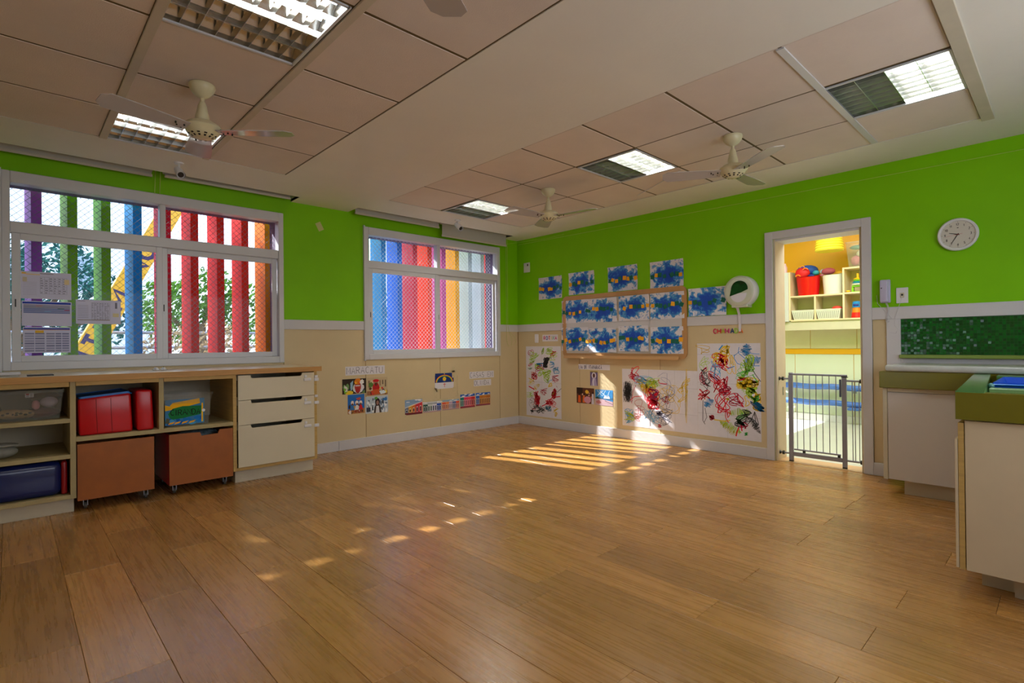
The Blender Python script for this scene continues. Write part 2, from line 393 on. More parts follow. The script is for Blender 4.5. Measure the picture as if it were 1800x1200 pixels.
# ------------------------------------------------------------------ walls
def wall_with_holes(name, lo, hi, holes, z0, z1, t0, t1, axis, m):
    """wall running along axis (0=x,1=y) from lo to hi, thickness t0..t1 on the other axis, holes = [(a,b,za,zb)]"""
    mb = MB()
    def bx(a, b, za, zb):
        if b-a < 1e-4 or zb-za < 1e-4: return
        if axis == 0: mb.box(a, b, t0, t1, za, zb)
        else: mb.box(t0, t1, a, b, za, zb)
    p = lo
    for a, b, za, zb in sorted(holes):
        bx(p, a, z0, z1); bx(a, b, z0, za); bx(a, b, zb, z1); p = b
    bx(p, hi, z0, z1)
    return obj(name, mb, m, kind='structure')
W1, W2 = (0.0, 1.985, 1.045, 2.43), (2.97, 4.955, 1.045, 2.43)
wl = wall_with_holes('wall_left', X0-.25, XC+.24, [W1, W2], -.1, 2.82, YC, 5.70, 0, green)
wl['label'] = 'long wall with the two windows, lime green above and beige below the rail'
DOOR = (1.24, 1.974, 0, 2.128)
wr = wall_with_holes('wall_right', Y0-.25, YC, [(DOOR[0], DOOR[1], -.1, DOOR[3])], -.1, 2.82, XC, 5.59, 1, green)
wr['label'] = 'lime green and beige wall with the doorway, drawings and clock'
LIGHT_GAP = [(.6, 4.0, 1.0, 2.2)]  # opening added out of view so extra light enters
wn = wall_with_holes('wall_near', X0-.25, XC+.24, LIGHT_GAP, -.1, 2.82, Y0-.2, Y0, 0, beige); wn['label'] = 'wall behind the camera with a window opening'
GLINT_GAP = [(1.75, 2.45, .6, 1.12)]  # low opening added so the mosaic tiles catch bright glints
wb = wall_with_holes('wall_rear', Y0, YC, GLINT_GAP, -.1, 2.82, X0-.2, X0, 1, beige); wb['label'] = 'side wall out of view with a window opening'
# beige wainscot panels (parts of the walls)
brownb = mat('brown_panel_backing', (150, 118, 66), .7)
for q in ((X0, -.056, 1.325), (-.056, 2.03, .98), (2.03, 2.93, 1.325), (2.93, 4.99, .99), (4.99, XC, 1.325)): obj('panel_backing', MB().box(q[0], q[1], YC-.0012, YC+.001, .1, q[2]), brownb, wl)
for q in ((2.045, YC), (1.0, 1.169)): obj('panel_backing', MB().box(XC-.0012, XC+.001, q[0], q[1], .1, 1.325), brownb, wr)
def panel_left(a, b, z0=.107, z1=1.325):
    obj('wall_panel', MB().box(a+.003, b-.003, YC-.006, YC+.002, z0, z1, bev=.002), beige, wl)
for a, b in ((X0, -.04),): panel_left(a, b)
panel_left(-.04, .985, .107, .99); panel_left(.985, 2.026, .107, .99); panel_left(2.026, 2.934)
for a, b in ((2.934, 3.966), (3.966, 4.985)): panel_left(a, b, .107, 1.0)
panel_left(4.985, XC-.008)
def panel_right(a, b, z0=.107, z1=1.325):
    obj('wall_panel', MB().box(XC-.006, XC+.002, a+.003, b-.003, z0, z1, bev=.002), beige, wr)
for a, b in ((4.38, YC-.008), (3.21, 4.38), (2.04, 3.21), (1.066, 1.17)): panel_right(a, b)
# rails and skirtings
def slab(name, b, m=white, bev=.003, lab=None): return obj(name, MB().box(*b, bev=bev), m, kind='structure', label=lab)
slab('trim_1', (2.026, 2.933, YC-.018, YC, 1.322, 1.422), lab='white rail on the window wall between the two windows')
slab('trim_2', (4.99, XC-.018, YC-.018, YC, 1.322, 1.422), lab='white rail stub between second window and corner')
slab('trim_3', (XC-.018, XC, 2.045, YC, 1.322, 1.422), lab='white rail on the door wall from corner to doorway')
slab('trim_4', (XC-.022, XC, Y0, 1.168, 1.322, 1.424), lab='white rail right of the doorway above the green tiles')
slab('baseboard_left', (2.06, 2.6, YC-.018, YC, 0, .109), lab='white skirting beside the drawer unit')
slab('baseboard_left', (2.602, XC-.02, YC-.018, YC, 0, .109), lab='white skirting under the second window')
slab('baseboard_right', (XC-.02, XC, 2.045, YC, 0, .109), lab='white skirting under the children drawings')
slab('baseboard_right', (XC-.02, XC, 1.066, 1.172, 0, .109), lab='short white skirting right of the doorway')
# ------------------------------------------------------------------ doorway
d = empty('door_1', (XC, 1.607, 0), 'open doorway with white casing between drawings and clock', None, kind='structure')
obj('door_casing', MB().box(XC-.022, XC, 1.974, 2.045, 0, 2.201, bev=.003), white, d)
obj('door_casing', MB().box(XC-.022, XC, 1.169, 1.24, 0, 2.201, bev=.003), white, d)
obj('door_casing', MB().box(XC-.022, XC, 1.24, 1.974, 2.128, 2.201, bev=.003), white, d)
obj('door_jamb', MB().box(XC, 5.592, 1.955, 1.974, 0, 2.128, bev=.002), offw, d)
obj('door_jamb', MB().box(XC, 5.592, 1.24, 1.259, 0, 2.128, bev=.002), offw, d)
obj('door_head', MB().box(XC, 5.592, 1.259, 1.955, 2.108, 2.128, bev=.002), white, d)
thr = mat('pale_threshold_wood', (206, 168, 122), .35, var=.1, scale=30, stretch=(1, .1, 1))
obj('threshold', MB().box(XC+.004, 5.592, 1.24, 1.974, -.006, .004, bev=.001), thr, d)
obj('latch_plate', MB().box(5.50, 5.52, 1.951, 1.956, .62, .70), chrome, d)

# ------------------------------------------------------------------ windows
def window(n, xo, lab):
    w = empty('window_%d' % n, (xo+.99, YC, .99), lab, None, kind='structure')
    Y = YC
    for b in ((-.041, .006, .985, 2.5), (1.978, 2.027, .985, 2.5)):
        obj('window_casing', MB().box(xo+b[0], xo+b[1], Y-.022, Y+.08, b[2], b[3], bev=.004), winw, w)
    obj('window_casing', MB().box(xo+.006, xo+1.978, Y-.022, Y+.08, 2.412, 2.5, bev=.004), winw, w)
    obj('window_casing', MB().box(xo+.006, xo+1.978, Y-.022, Y+.08, .985, 1.05, bev=.004), winw, w)
    obj('window_casing', MB().box(xo-.055, xo-.041, Y-.028, Y, .975, 2.51), winw, w)
    obj('transom', MB().box(xo+.006, xo+1.978, Y-.012, Y+.07, 2.035, 2.12, bev=.004), winw, w)
    obj('mullion', MB().box(xo+.965, xo+1.01, Y-.012, Y+.07, 2.12, 2.412, bev=.004), winw, w)
    for a, b in ((.006, .965), (1.01, 1.978)):
        g = obj('pane', MB().box(xo+a, xo+b, Y+.028, Y+.032, 2.12, 2.412), GLASS, w)
    for a, b, yy in ((.012, .985, 0.0), (.975, 1.972, .022)):
        fr = MB()
        fr.box(xo+a, xo+a+.052, Y+yy, Y+yy+.022, 1.05, 2.035, bev=.003); fr.box(xo+b-.046, xo+b, Y+yy, Y+yy+.022, 1.05, 2.035, bev=.003)
        fr.box(xo+a+.052, xo+b-.046, Y+yy, Y+yy+.022, 1.05, 1.097, bev=.003); fr.box(xo+a+.052, xo+b-.046, Y+yy, Y+yy+.022, 1.985, 2.035, bev=.003)
        s_ = obj('sash', fr, winw, w)
        obj('pane', MB().box(xo+a+.05, xo+b-.044, Y+yy+.009, Y+yy+.013, 1.095, 1.987), GLASS, s_)
        lx = xo+a+.022
        lm = MB().box(lx-.008, lx+.008, Y+yy-.003, Y+yy+.001, 1.44, 1.56, bev=.002); obj('latch', lm, winw, s_)
        obj('latch_slot', MB().box(lx-.004, lx+.004, Y+yy-.0045, Y+yy-.002, 1.47, 1.53), black, s_)
    # safety net, zig-zag cord mesh outside the glass
    nb = MB(); st = .052; hw = .026; r = .0015 if n == 1 else .0019; Yn = 5.655
    a0, a1, z0, z1 = xo+.0, xo+1.985, 1.06, 2.43
    def strand(p, q):
        nb.cyl(p, q, r, seg=3, cap=False)
    nx = int((a1-a0+(z1-z0))/st)+2
    for i in range(nx):
        for sgn in (1, -1):
            # line x = c + sgn*(z-z0)
            c = a0+i*st if sgn < 0 else a0-(z1-z0)+i*st
            pts = []
            for z in (z0, z1):
                pts.append((c+sgn*(z-z0), z))
            (xa, za), (xb, zb) = pts
            def clip(xa, za, xb, zb):
                if xa > xb: xa, za, xb, zb = xb, zb, xa, za
                if xb <= a0 or xa >= a1: return None
                if xa < a0: t = (a0-xa)/(xb-xa); xa, za = a0, za+(zb-za)*t
                if xb > a1: t = (a1-xa)/(xb-xa); xb, zb = a1, za+(zb-za)*t
                return xa, za, xb, zb
            c_ = clip(xa, za, xb, zb)
            if c_ and abs(c_[2]-c_[0]) > .01: strand((c_[0], Yn, c_[1]), (c_[2], Yn, c_[3]))
    nt_ = obj('safety_net', nb, mat('net_cord', (225, 225, 228), .6) if n == 2 else mat('grey_net_cord', (130, 136, 140), .6), w, kind='stuff')  # same white cord; the darker copy has the shade put into its colour
    return w
win1 = window(1, 0.0, 'left window with taped notices and coloured slats outside')
win2 = window(2, 2.97, 'right window behind which blue, red and yellow slats stand')
# outer reveal (rendered lining of the openings)
for n, (a, b, z0, z1) in enumerate((W1, W2)):
    w = (win1, win2)[n]; mb = MB()
    mb.box(a, b, 5.602, 5.76, z1-.006, z1+.05); mb.box(b-.006, b+.05, 5.602, 5.76, z0, z1-.006); mb.box(a-.05, a+.006, 5.602, 5.76, z0, z1-.006); mb.box(a+.006, b-.006, 5.602, 5.80, z0-.05, z0+.004)
    obj('outer_reveal', mb, reveal, w)

# ------------------------------------------------------------------ ceiling
GX = (-1.09, -.17, .47, 1.115, 1.75)
ce = struct('ceiling', (X0-.25, XC+.24, Y0-.25, YC+.2, 2.80, 2.9), ceilm, label='beige suspended ceiling with square tiles and smooth borders')
cz0, cz1 = HC, HC+.014
def gyp(x0, x1, y0, y1, name='ceiling_board', m=ceilm): return obj(name, MB().box(x0, x1, y0, y1, cz0, cz1+.012), m, ce)
RX = (2.835, 3.485, 4.14, 4.765); RY = (-1.2, -.83, -.21, .40, 1.005, 1.65, 2.285, 2.875, 3.52, 4.18, 4.82)
LY = (-1.06, -.43, .21, .85, 1.49, 2.16, 2.83, 3.47, 4.08, 4.69)
gyp(X0, 1.75, 4.69, 5.285); gyp(1.75, 2.835, Y0, 5.285); gyp(2.835, 4.765, 4.82, 5.285); gyp(4.765, XC, Y0, 5.285)
gyp(2.11, 2.74, 5.285, YC); gyp(5.05, XC, 5.285, YC); gyp(X0, 1.75, Y0, -1.06)
gyp(2.835, 4.765, Y0, .40)
# blind recesses
for a, b in ((X0, 2.11), (2.74, 5.05)):
    obj('blind_recess', MB().box(a, b, 5.272, 5.285, HC+.0005, 2.74).box(b, b+.012, 5.272, YC, HC+.0005, 2.74).box(a, b+.012, 5.272, YC, 2.74, 2.75), ceilm, ce)
LAMPS = {'L': [(.47, 2.16), (.47, 4.08), (.47, .21)], 'R': [(3.485, .40), (3.485, 2.285), (3.485, 4.18)]}
tmesh = {}
def tile(x0, x1, y0, y1):
    g = .0085; w, h = x1-x0-2*g, y1-y0-2*g; key = (round(w, 3), round(h, 3))
    if key not in tmesh:
        mb = MB().box(-w/2, w/2, -h/2, h/2, 0, .012, bev=.003); me = bpy.data.meshes.new('ceiling_tile')
        bmesh.ops.recalc_face_normals(mb.bm, faces=mb.bm.faces); mb.bm.to_mesh(me); mb.bm.free(); me.materials.append(tilem); tmesh[key] = me
    o = bpy.data.objects.new('ceiling_tile', tmesh[key]); COL.objects.link(o); o.parent = ce
    o.location = Vector(((x0+x1)/2, (y0+y1)/2, HC+.002))-ORG[ce.name]
lampspots = []
for xs, ys, ls in ((GX, LY, LAMPS['L']), (RX, RY[3:], LAMPS['R'])):
    for i in range(len(xs)-1):
        for j in range(len(ys)-1):
            if any(abs(xs[i]-lx) < .02 and abs(ys[j]-ly) < .02 for lx, ly in ls):
                lampspots.append((xs[i], xs[i+1], ys[j], ys[j+1])); continue
            tile(xs[i], xs[i+1], ys[j], ys[j+1])
    for y in ys[1:-1] if xs is GX else ys[1:]:
        obj('ceiling_grid_bar', MB().box(xs[0], xs[-1], y-.010, y+.010, HC+.0045, HC+.03), groove, ce)
    for x in xs:
        obj('ceiling_grid_bar', MB().box(x-.010, x+.010, ys[0], ys[-1], HC+.0052, HC+.03), groove, ce)
for x in (.485, 1.13): obj('ceiling_flat_bar', MB().box(x-.022, x+.022, Y0, 4.69, HC-.008, HC+.004, bev=.002), barm, ce)
obj('ceiling_flat_bar', MB().box(2.85, 4.74, .985, 1.025, HC-.006, HC+.004, bev=.001), white, ce)
obj('ceiling_flat_bar', MB().box(2.84, 4.80, .338, .404, HC-.012, HC+.004, bev=.002), barm, ce)

# ================================================================== CEILING LIGHTS
glow = mat('lit_tube', (255, 255, 255), .4, emit=((214, 234, 255), 12.0))
tubeoff = mat('unlit_tube', (232, 232, 226), .3)
lamp_labels = {(.47, 2.16): 'mirrored louvre ceiling light cut by the top edge of the photo', (.47, 4.08): 'mirrored louvre ceiling light behind the left ceiling fan',
  (.47, .21): 'mirrored louvre ceiling light above and behind the camera', (3.485, .40): 'mirrored louvre ceiling light at far right, half green half lit',
  (3.485, 2.285): 'mirrored louvre ceiling light midway between the two right-hand fans', (3.485, 4.18): 'mirrored louvre ceiling light nearest the second window'}
def ceiling_light(x0, x1, y0, y1):
    key = min(lamp_labels, key=lambda q: abs(q[0]-x0)+abs(q[1]-y0))
    t = empty('ceiling_light', ((x0+x1)/2, (y0+y1)/2, HC), lamp_labels[key], 'ceiling light', 'square louvre ceiling lights')
    x0 += .028; x1 -= .022; y0 += .014; y1 -= .014; zt = HC+.085
    mb = MB().box(x0, x1, y0, y1, zt, zt+.004)
    for b in ((x0, x0+.004, y0, y1), (x1-.004, x1, y0, y1), (x0, x1, y0, y0+.004), (x0, x1, y1-.004, y1)): mb.box(*b, HC+.003, zt)
    obj('housing', mb, mirror, t)
    mb = MB()
    for b in ((x0-.008, x0+.006, y0-.008, y1+.008), (x1-.006, x1+.008, y0-.008, y1+.008), (x0, x1, y0-.008, y0+.006), (x0, x1, y1-.006, y1+.008)): mb.box(*b, HC-.003, HC+.006)
    obj('rim', mb, winw, t)
    h = (y1-y0)/4
    for i in range(4):
        yc = y0+h*(i+.5)
        # parabolic trough
        mb = MB(); n = 8; pr = [(-h/2+.003+(h-.006)*k/n) for k in range(n+1)]
        for k in range(n):
            za, zb = (zt-.004-(abs(p)/(h/2))**2*.055 for p in (pr[k], pr[k+1]))
            mb.quad((x0+.005, yc+pr[k], za), (x1-.005, yc+pr[k], za), (x1-.005, yc+pr[k+1], zb), (x0+.005, yc+pr[k+1], zb))
        obj('reflector', mb, mirror, t, smooth=True)
        obj('lamp_tube', MB().cyl((x0+.02, yc, zt-.028), (x1-.02, yc, zt-.028), .013, seg=10), glow if i < 2 else tubeoff, t, smooth=True)
    for i in range(1, 4):
        y = y0+h*i
        obj('louvre_blade', MB().prism([(y-.0015, HC+.004), (y+.0015, HC+.004), (y+.006, HC+.045), (y-.006, HC+.045)], x0+.004, x1-.004, axis=0), mirror, t)
    nbl = 8
    for i in range(1, nbl):
        x = x0+(x1-x0)*i/nbl
        obj('louvre_blade', MB()._p(x, y0, y1), mirror, t)
    area('tube_light', ((x0+x1)/2, y0+h, HC+.05), (0, 0, -1), x1-x0-.04, h*1.7, LAMP_P*({.47: .33}.get(round(x0-.028, 3), 1)*(.45 if y0 < 1 else 1)), (1.0, .93, .78))
def _p(s, x, y0, y1):
    vs = [(x-.001, y0+.005, HC+.004), (x+.001, y0+.005, HC+.004), (x+.006, y0+.005, HC+.04), (x-.006, y0+.005, HC+.04)]
    vs += [(a, y1-.005, c) for a, b, c in vs]
    s._new(vs, [(0, 1, 2, 3), (7, 6, 5, 4), (0, 4, 5, 1), (1, 5, 6, 2), (2, 6, 7, 3), (3, 7, 4, 0)]); return s
MB._p = _p
for q in lampspots: ceiling_light(*q)

# ================================================================== CEILING FANS
def fan_blade(ang):
    mb = MB(); n = 12
    L0, L1 = .085, .49
    top = []; bot = []
    for i in range(n+1):
        t = i/n; r = L0+(L1-L0)*t; w = .050+.022*math.sin(min(1, t*1.15)*PI/2)
        if t > .9: w *= math.sqrt(max(.05, 1-((t-.9)/.1)**2*.75))
        z = .004+.010*t; tw = .16
        top.append((r, -w, z-w*tw)); bot.append((r, w, z+w*tw))
    R_ = Matrix.Rotation(ang, 3, 'Z')
    th = Vector((0, 0, .0045))
    A = [R_ @ Vector(p) for p in top]; B = [R_ @ Vector(p) for p in bot]
    for i in range(n):
        mb.quad(A[i], A[i+1], B[i+1], B[i]); mb.quad(A[i]+th, B[i]+th, B[i+1]+th, A[i+1]+th)
        mb.quad(A[i], A[i]+th, A[i+1]+th, A[i+1]); mb.quad(B[i], B[i+1], B[i+1]+th, B[i]+th)
    mb.quad(A[0], B[0], B[0]+th, A[0]+th); mb.quad(A[n], A[n]+th, B[n]+th, B[n])
    bmesh.ops.remove_doubles(mb.bm, verts=mb.bm.verts, dist=1e-5)
    return mb
def make_fan(loc, angs, label, group='white three-blade ceiling fans'):
    # built around the origin: blade plane z=0, ceiling at +dz
    dz = HC-2.365
    t = empty('ceiling_fan', (0, 0, 0), label, 'ceiling fan', group)
    obj('canopy', MB().lathe([(.0, dz-.001), (.066, dz-.001), (.068, dz-.012), (.060, dz-.035), (.045, dz-.055), (.028, dz-.068), (.016, dz-.074), (.012, dz-.076)], seg=28), plast, t, smooth=True)
    obj('downrod', MB().lathe([(.011, dz-.072), (.011, dz-.095), (.016, dz-.100), (.022, dz-.115), (.028, dz-.15), (.035, dz-.175), (.036, .062)], seg=24), plast, t, smooth=True)
    mo = obj('motor', MB().lathe([(.036, .064), (.07, .055), (.092, .040), (.100, .026), (.096, .018), (.088, .012), (.080, -.004), (.062, -.022), (.035, -.032), (.0, -.034)], seg=32), plast, t, smooth=True)
    mb = MB()
    for i in range(12):
        a = 2*PI*i/12; R_ = Matrix.Rotation(a, 3, 'Z')
        c0 = [R_ @ Vector(p) for p in ((.046, -.005, -.0300), (.072, -.008, -.0155), (.072, .008, -.0155), (.046, .005, -.0300))]
        mb.quad(*c0)
    obj('vent_slot', mb, dark, mo)
    for a in angs:
        b = obj('blade', fan_blade(a), BLADE, t, smooth=True)
        mb = MB()
        for (r, y) in ((.105, -.02), (.105, .02), (.135, 0), (.15, .025)):
            p = Matrix.Rotation(a, 3, 'Z') @ Vector((r, y, 0)); obj('screw', MB().cyl((p.x, p.y, .000), (p.x, p.y, .014), .0045, seg=8), dark, b)
    t.location = (loc[0], loc[1], 2.365)
    return t
R_ = math.radians
make_fan((.80, 3.38), (R_(192), R_(325), R_(80)), 'cream ceiling fan at left, hanging in front of a louvre light')
make_fan((3.80, 1.67), (R_(2), R_(237), R_(120)), 'cream ceiling fan at right, nearest the doorway')
make_fan((3.78, 3.46), (R_(172), R_(285), R_(52)), 'cream ceiling fan farthest away, near the second window')
make_fan((.80, 1.32), (R_(33), R_(153), R_(273)), 'cream ceiling fan overhead, only a blade tip showing at the top edge')

# ================================================================== SECURITY CAMERAS, BLINDS, CORDS
def bullet(x, y, label):
    t = empty('security_camera', (x, y, HC), label, 'camera', 'white bullet cameras on the ceiling')
    obj('base', MB().cyl((x, y, HC-.012), (x, y, HC-.0005), .032, .036, 20), whitep, t, smooth=True)
    obj('arm', MB().tube([(x, y, HC-.012), (x, y, HC-.04), (x+.004, y-.012, HC-.055)], .009, 8), whitep, t, smooth=True)
    a = Vector((x-.004, y+.03, HC-.045)); dr = Vector((.06, -.8, -.62)).normalized(); b = a+dr*.105
    obj('body', MB().cyl(a, b, .025, .028, 20), whitep, t, smooth=True)
    obj('sunshield', MB().cyl(b-dr*.06, b+dr*.012, .0315, .0325, 20, cap=False), whitep, t, smooth=True)
    obj('lens', MB().cyl(b, b+dr*.003, .022, .022, 20), black, t, smooth=True)
bullet(.996, 4.93, 'white bullet security camera under the ceiling near the left fan')
bullet(3.894, 5.03, 'white bullet security camera above the second window')
blindm = mat('grey_roller_blind', (186, 184, 176), .6)
def blind(x0, x1, zb, label, y=5.42):
    t = empty('roller_blind', ((x0+x1)/2, y, zb), label, 'blind', 'roller blinds in the ceiling recesses')
    obj('roller', MB().cyl((x0, y+.02, 2.695), (x1, y+.02, 2.695), .032, seg=20), blindm, t, smooth=True)
    obj('fabric', MB().box(x0+.01, x1-.01, y-.012, y-.009, zb+.02, 2.70), blindm, t)
    obj('bottom_bar', MB().box(x0+.005, x1-.005, y-.020, y-.002, zb, zb+.022, bev=.003), mat('blind_bar', (196, 190, 176), .5), t)
blind(-1.0, .90, 2.612, 'grey roller blind above left part of left window')
blind(.98, 2.07, 2.628, 'grey roller blind above right part of left window')
blind(2.76, 3.90, 2.598, 'grey roller blind rolled up above blue slats, left of the wall camera')
blind(3.93, 5.04, 2.505, 'grey roller blind hanging lowest, right of the bullet camera')
cordm = mat('blind_cord', (190, 200, 120), .5)
c1 = obj('blind_cord', MB().tube([(.925, 5.44, 2.74), (.925, 5.49, 2.49)], .0022).tube([(.962, 5.44, 2.74), (.962, 5.49, 2.49)], .0022), cordm, label='pair of thin cords hanging to the top of the left window', cat='cord')
pts = [(5.10, 5.49, 2.70), (5.103, 5.495, 1.43)]
c2 = MB().tube(pts, .0022).tube([(5.128, 5.49, 2.70), (5.128, 5.495, 1.43)], .0022)
c2.tube([(5.128, 5.495, 1.43), (5.15, 5.49, 1.30), (5.2, 5.485, 1.22), (5.19, 5.485, 1.13), (5.13, 5.49, 1.12), (5.10, 5.49, 1.2), (5.103, 5.495, 1.43)], .0022)
c2.tube([(5.15, 5.49, 1.32), (5.24, 5.48, 1.25), (5.27, 5.48, 1.17), (5.22, 5.48, 1.13)], .0022)
obj('blind_cord', c2, cordm, label='pale blind cord hanging and looping in the room corner', cat='cord')
st = mat('nylon_string', (190, 210, 110), .4)
obj('string', MB().tube([(XC-.03, YC-.05, 2.572), (XC-.035, 2.7, 2.535), (XC-.03, .0, 2.515), (XC-.03, Y0+.02, 2.51)], .0018, 5), st, label='thin string stretched along the green door wall below the ceiling', cat='string')
obj('string', MB().tube([(XC-.25, YC-.02, 2.56), (XC-.03, 4.9, 2.58), (XC-.03, 4.6, 2.59)], .0015, 5), st, label='short string tied across the corner above the rail', cat='string')
obj('tape', MB().box(-.03, .03, -.001, .001, -.045, .045), mat('yellow_tape', (200, 200, 130), .5), label='scrap of tape stuck on green wall between the windows', cat='tape')
tp = bpy.data.objects['tape']; tp.location = (2.434, YC-.002, 2.385); tp.rotation_euler = (0, -R_(28), 0)
obj('cable', MB().tube([(4.215, 2.31, HC-.004), (4.40, 2.62, HC-.004), (4.60, 2.99, HC-.004)], .0035, 6), whitep, label='thin white cable on the ceiling running from the middle louvre light towards the board', cat='cable')
# ================================================================== LEFT CABINETS
YF = 4.79
wk = obj('worktop', MB().box(X0, 2.086, 4.765, YC-.001, .918, .962, bev=.002), top_ply, label='long wooden worktop under the left window', cat='worktop')
obj('front_edge', MB().box(X0, 2.087, 4.760, 4.766, .9185, .9615), topedge, wk)
obj('end_edge', MB().box(2.085, 2.091, 4.766, YC-.001, .9185, .9615), topedge, wk)
T = .028
# left shelf unit
u = empty('shelf_unit', (-.43, 5.1, 0), 'open shelf unit at far left with the clear bin and navy roll', 'shelf')
obj('side_panel', MB().box(.302, .334, YF, 5.5, .105, .9175, bev=.001), shelfw, u)
obj('side_panel', MB().box(X0, X0+.03, YF, 5.5, .105, .9175, bev=.001), shelfw, u)
for z in (.633, .385, .105): obj('shelf', MB().box(X0+.03, .302, YF+.002, 5.48, z, z+T, bev=.001), shelfw, u)
obj('top_rail', MB().box(X0+.03, .298, YF-.012, YF+.012, .884, .9175, bev=.001), edge, u)
obj('back_panel', MB().box(X0+.03, .302, 5.48, 5.495, .134, .9175), offw, u)
obj('plinth', MB().box(X0, .325, 4.855, 5.45, 0, .105, bev=.002), offw, u)
# middle unit
u = empty('shelf_unit', (.84, 5.1, .49), 'two-cell open shelf over the rolling bins', 'shelf')
obj('shelf', MB().box(.334, 1.343, YF+.002, 5.48, .497, .526, bev=.001), shelfw, u)
obj('divider', MB().box(.824, .856, YF, 5.48, .526, .9175, bev=.001), shelfw, u)
obj('top_rail', MB().box(.334, .824, YF-.012, YF+.012, .888, .9175, bev=.001), edge, u)
obj('top_rail', MB().box(.856, 1.343, YF-.012, YF+.012, .888, .9175, bev=.001), edge, u)
obj('back_panel', MB().box(.334, 1.343, 5.48, 5.495, .0, .9175), offw, u)
# drawer unit
u = empty('drawer_unit', (1.71, 5.1, 0), 'cream three-drawer unit with cut-out handles at the right end of the worktop', 'drawers')
obj('side_panel', MB().box(1.343, 1.371, YF, 5.5, .112, .9175, bev=.001), edge, u)
obj('side_panel', MB().box(2.026, 2.054, YF, 5.5, .112, .9175, bev=.001), edge, u)
obj('bottom_panel', MB().box(1.371, 2.026, YF, 5.48, .112, .136), edge, u)
obj('back_panel', MB().box(1.371, 2.026, 5.48, 5.495, .136, .9175), offw, u)
obj('plinth', MB().box(1.375, 2.042, 4.862, 5.45, 0, .112, bev=.002), offw, u)
def drawer(z0, z1, lock=True):
    x0, x1 = 1.378, 2.021; hx0, hx1, hd = 1.475, 1.912, .027
    pts = [(x0, z0), (x1, z0), (x1, z1), (hx1, z1), (hx1-.004, z1-hd+.008), (hx1-.012, z1-hd), (hx0+.012, z1-hd), (hx0+.004, z1-hd+.008), (hx0, z1), (x0, z1)]
    o = obj('drawer', MB().prism(pts, YF-.019, YF-.001, axis=1), cabw, u)
    obj('drawer_box', MB().box(x0+.01, x1-.01, YF+.02, 5.4, z0+.02, z0+.04).box(x0+.01, x1-.01, YF+.05, YF+.06, z0+.02, z1-.045), dark, o)
    if lock:
        obj('lock', MB().box(1.93, 1.952, YF-.028, YF-.019, z1-.045, z1-.02, bev=.003), whitep, o)
        obj('lock', MB().box(1.925, 1.99, YF-.030, YF-.019, z1-.075, z1-.05, bev=.004).box(2.02, 2.062, YF-.028, YF-.018, z1-.08, z1-.052, bev=.003), whitep, o)
drawer(.702, .909); drawer(.494, .698); drawer(.142, .490)
for z in (.87, .69): obj('lock_base', MB().box(2.03, 2.06, YF-.012, YF-.0, z-.012, z+.012, bev=.003), whitep, u)
# rolling bins
def bin_(x0, x1, label, cut):
    z0, z1, y0, y1 = .083, .478, YF-.01, 5.35
    t = empty('rolling_bin', ((x0+x1)/2, 5.07, 0), label, 'storage bin', 'board bins on castors')
    if cut:
        xm = x0+.27
        pts = [(x0, z0), (x1, z0), (x1, z1), (xm+.08, z1), (xm+.07, z1-.03), (xm-.05, z1-.035), (xm-.06, z1-.005), (x0, z1-.002)]
    else: pts = [(x0, z0), (x1, z0), (x1, z1-.001), (x0, z1-.001)]
    obj('front_panel', MB().prism(pts, y0, y0+.015, axis=1), binw, t)
    obj('side_panel', MB().box(x0-.0, x0+.012, y0+.015, y1, z0, z1-.01), redp if cut else binw, t)
    obj('side_panel', MB().box(x1-.012, x1, y0+.015, y1, z0, z1-.01), binw, t)
    obj('back_panel', MB().box(x0+.012, x1-.012, y1-.012, y1, z0, z1-.01), binw, t)
    obj('bottom_panel', MB().box(x0+.012, x1-.012, y0+.015, y1-.012, z0, z0+.012), binw, t)
    for x in (x0+.05, x1-.04):
        for y in (y0+.11, y1-.08):
            c = obj('castor', MB().box(x-.022, x+.022, y-.022, y+.022, .078, .083).box(x-.014, x-.010, y-.02, y+.012, .026, .079).box(x+.010, x+.014, y-.02, y+.012, .026, .079), steel, t)
            obj('wheel', MB().cyl((x-.009, y-.004, .0255), (x+.009, y-.004, .0255), .0245, seg=18).cyl((x-.013, y-.004, .0255), (x+.013, y-.004, .0255), .006, seg=8), mat('castor_rubber', (70, 68, 64), .5), c, smooth=True)
    return t
bin_(.340, .790, 'orange-brown board bin on castors, left one with plain front', False)
bin_(.888, 1.338, 'orange-brown board bin on castors with a notched handle cut-out', True)
bagm = mat('patterned_cloth', (110, 130, 140), .8, var=.7, scale=30)
obj('cloth_bundle', MB().sphere((1.14, 5.05, .42), .13, (1.2, 1.2, .42), 16), bagm, smooth=True, label='grey-blue cloth showing in the notch of the right rolling bin', cat='cloth')
# ---- contents
# clear tub
t = empty('plastic_bin', (.03, 5.05, .6615), 'clear plastic bin with a price tag on the top left shelf', 'storage bin')
def tapered(x0, x1, y0, y1, z0, z1, tp_, th=.003):
    mb = MB(); o = [(x0+tp_, y0+tp_), (x1-tp_, y0+tp_), (x1-tp_, y1-tp_), (x0+tp_, y1-tp_)]; p = [(x0, y0), (x1, y0), (x1, y1), (x0, y1)]
    def ring(pts, z, d): return [(x+(d if i in (0, 3) else -d), y+(d if i < 2 else -d), z) for i, (x, y) in enumerate(pts)]
    A, B, C, D = ring(o, z0, 0), ring(p, z1, 0), ring(p, z1, th), ring(o, z0+th, th)
    vs = A+B+C+D; fs = []
    for i in range(4):
        j = (i+1) % 4; fs += [(i, j, 4+j, 4+i), (4+i, 4+j, 8+j, 8+i), (8+i, 8+j, 12+j, 12+i)]
    fs += [(3, 2, 1, 0), (12, 13, 14, 15)]
    mb._new(vs, fs); return mb
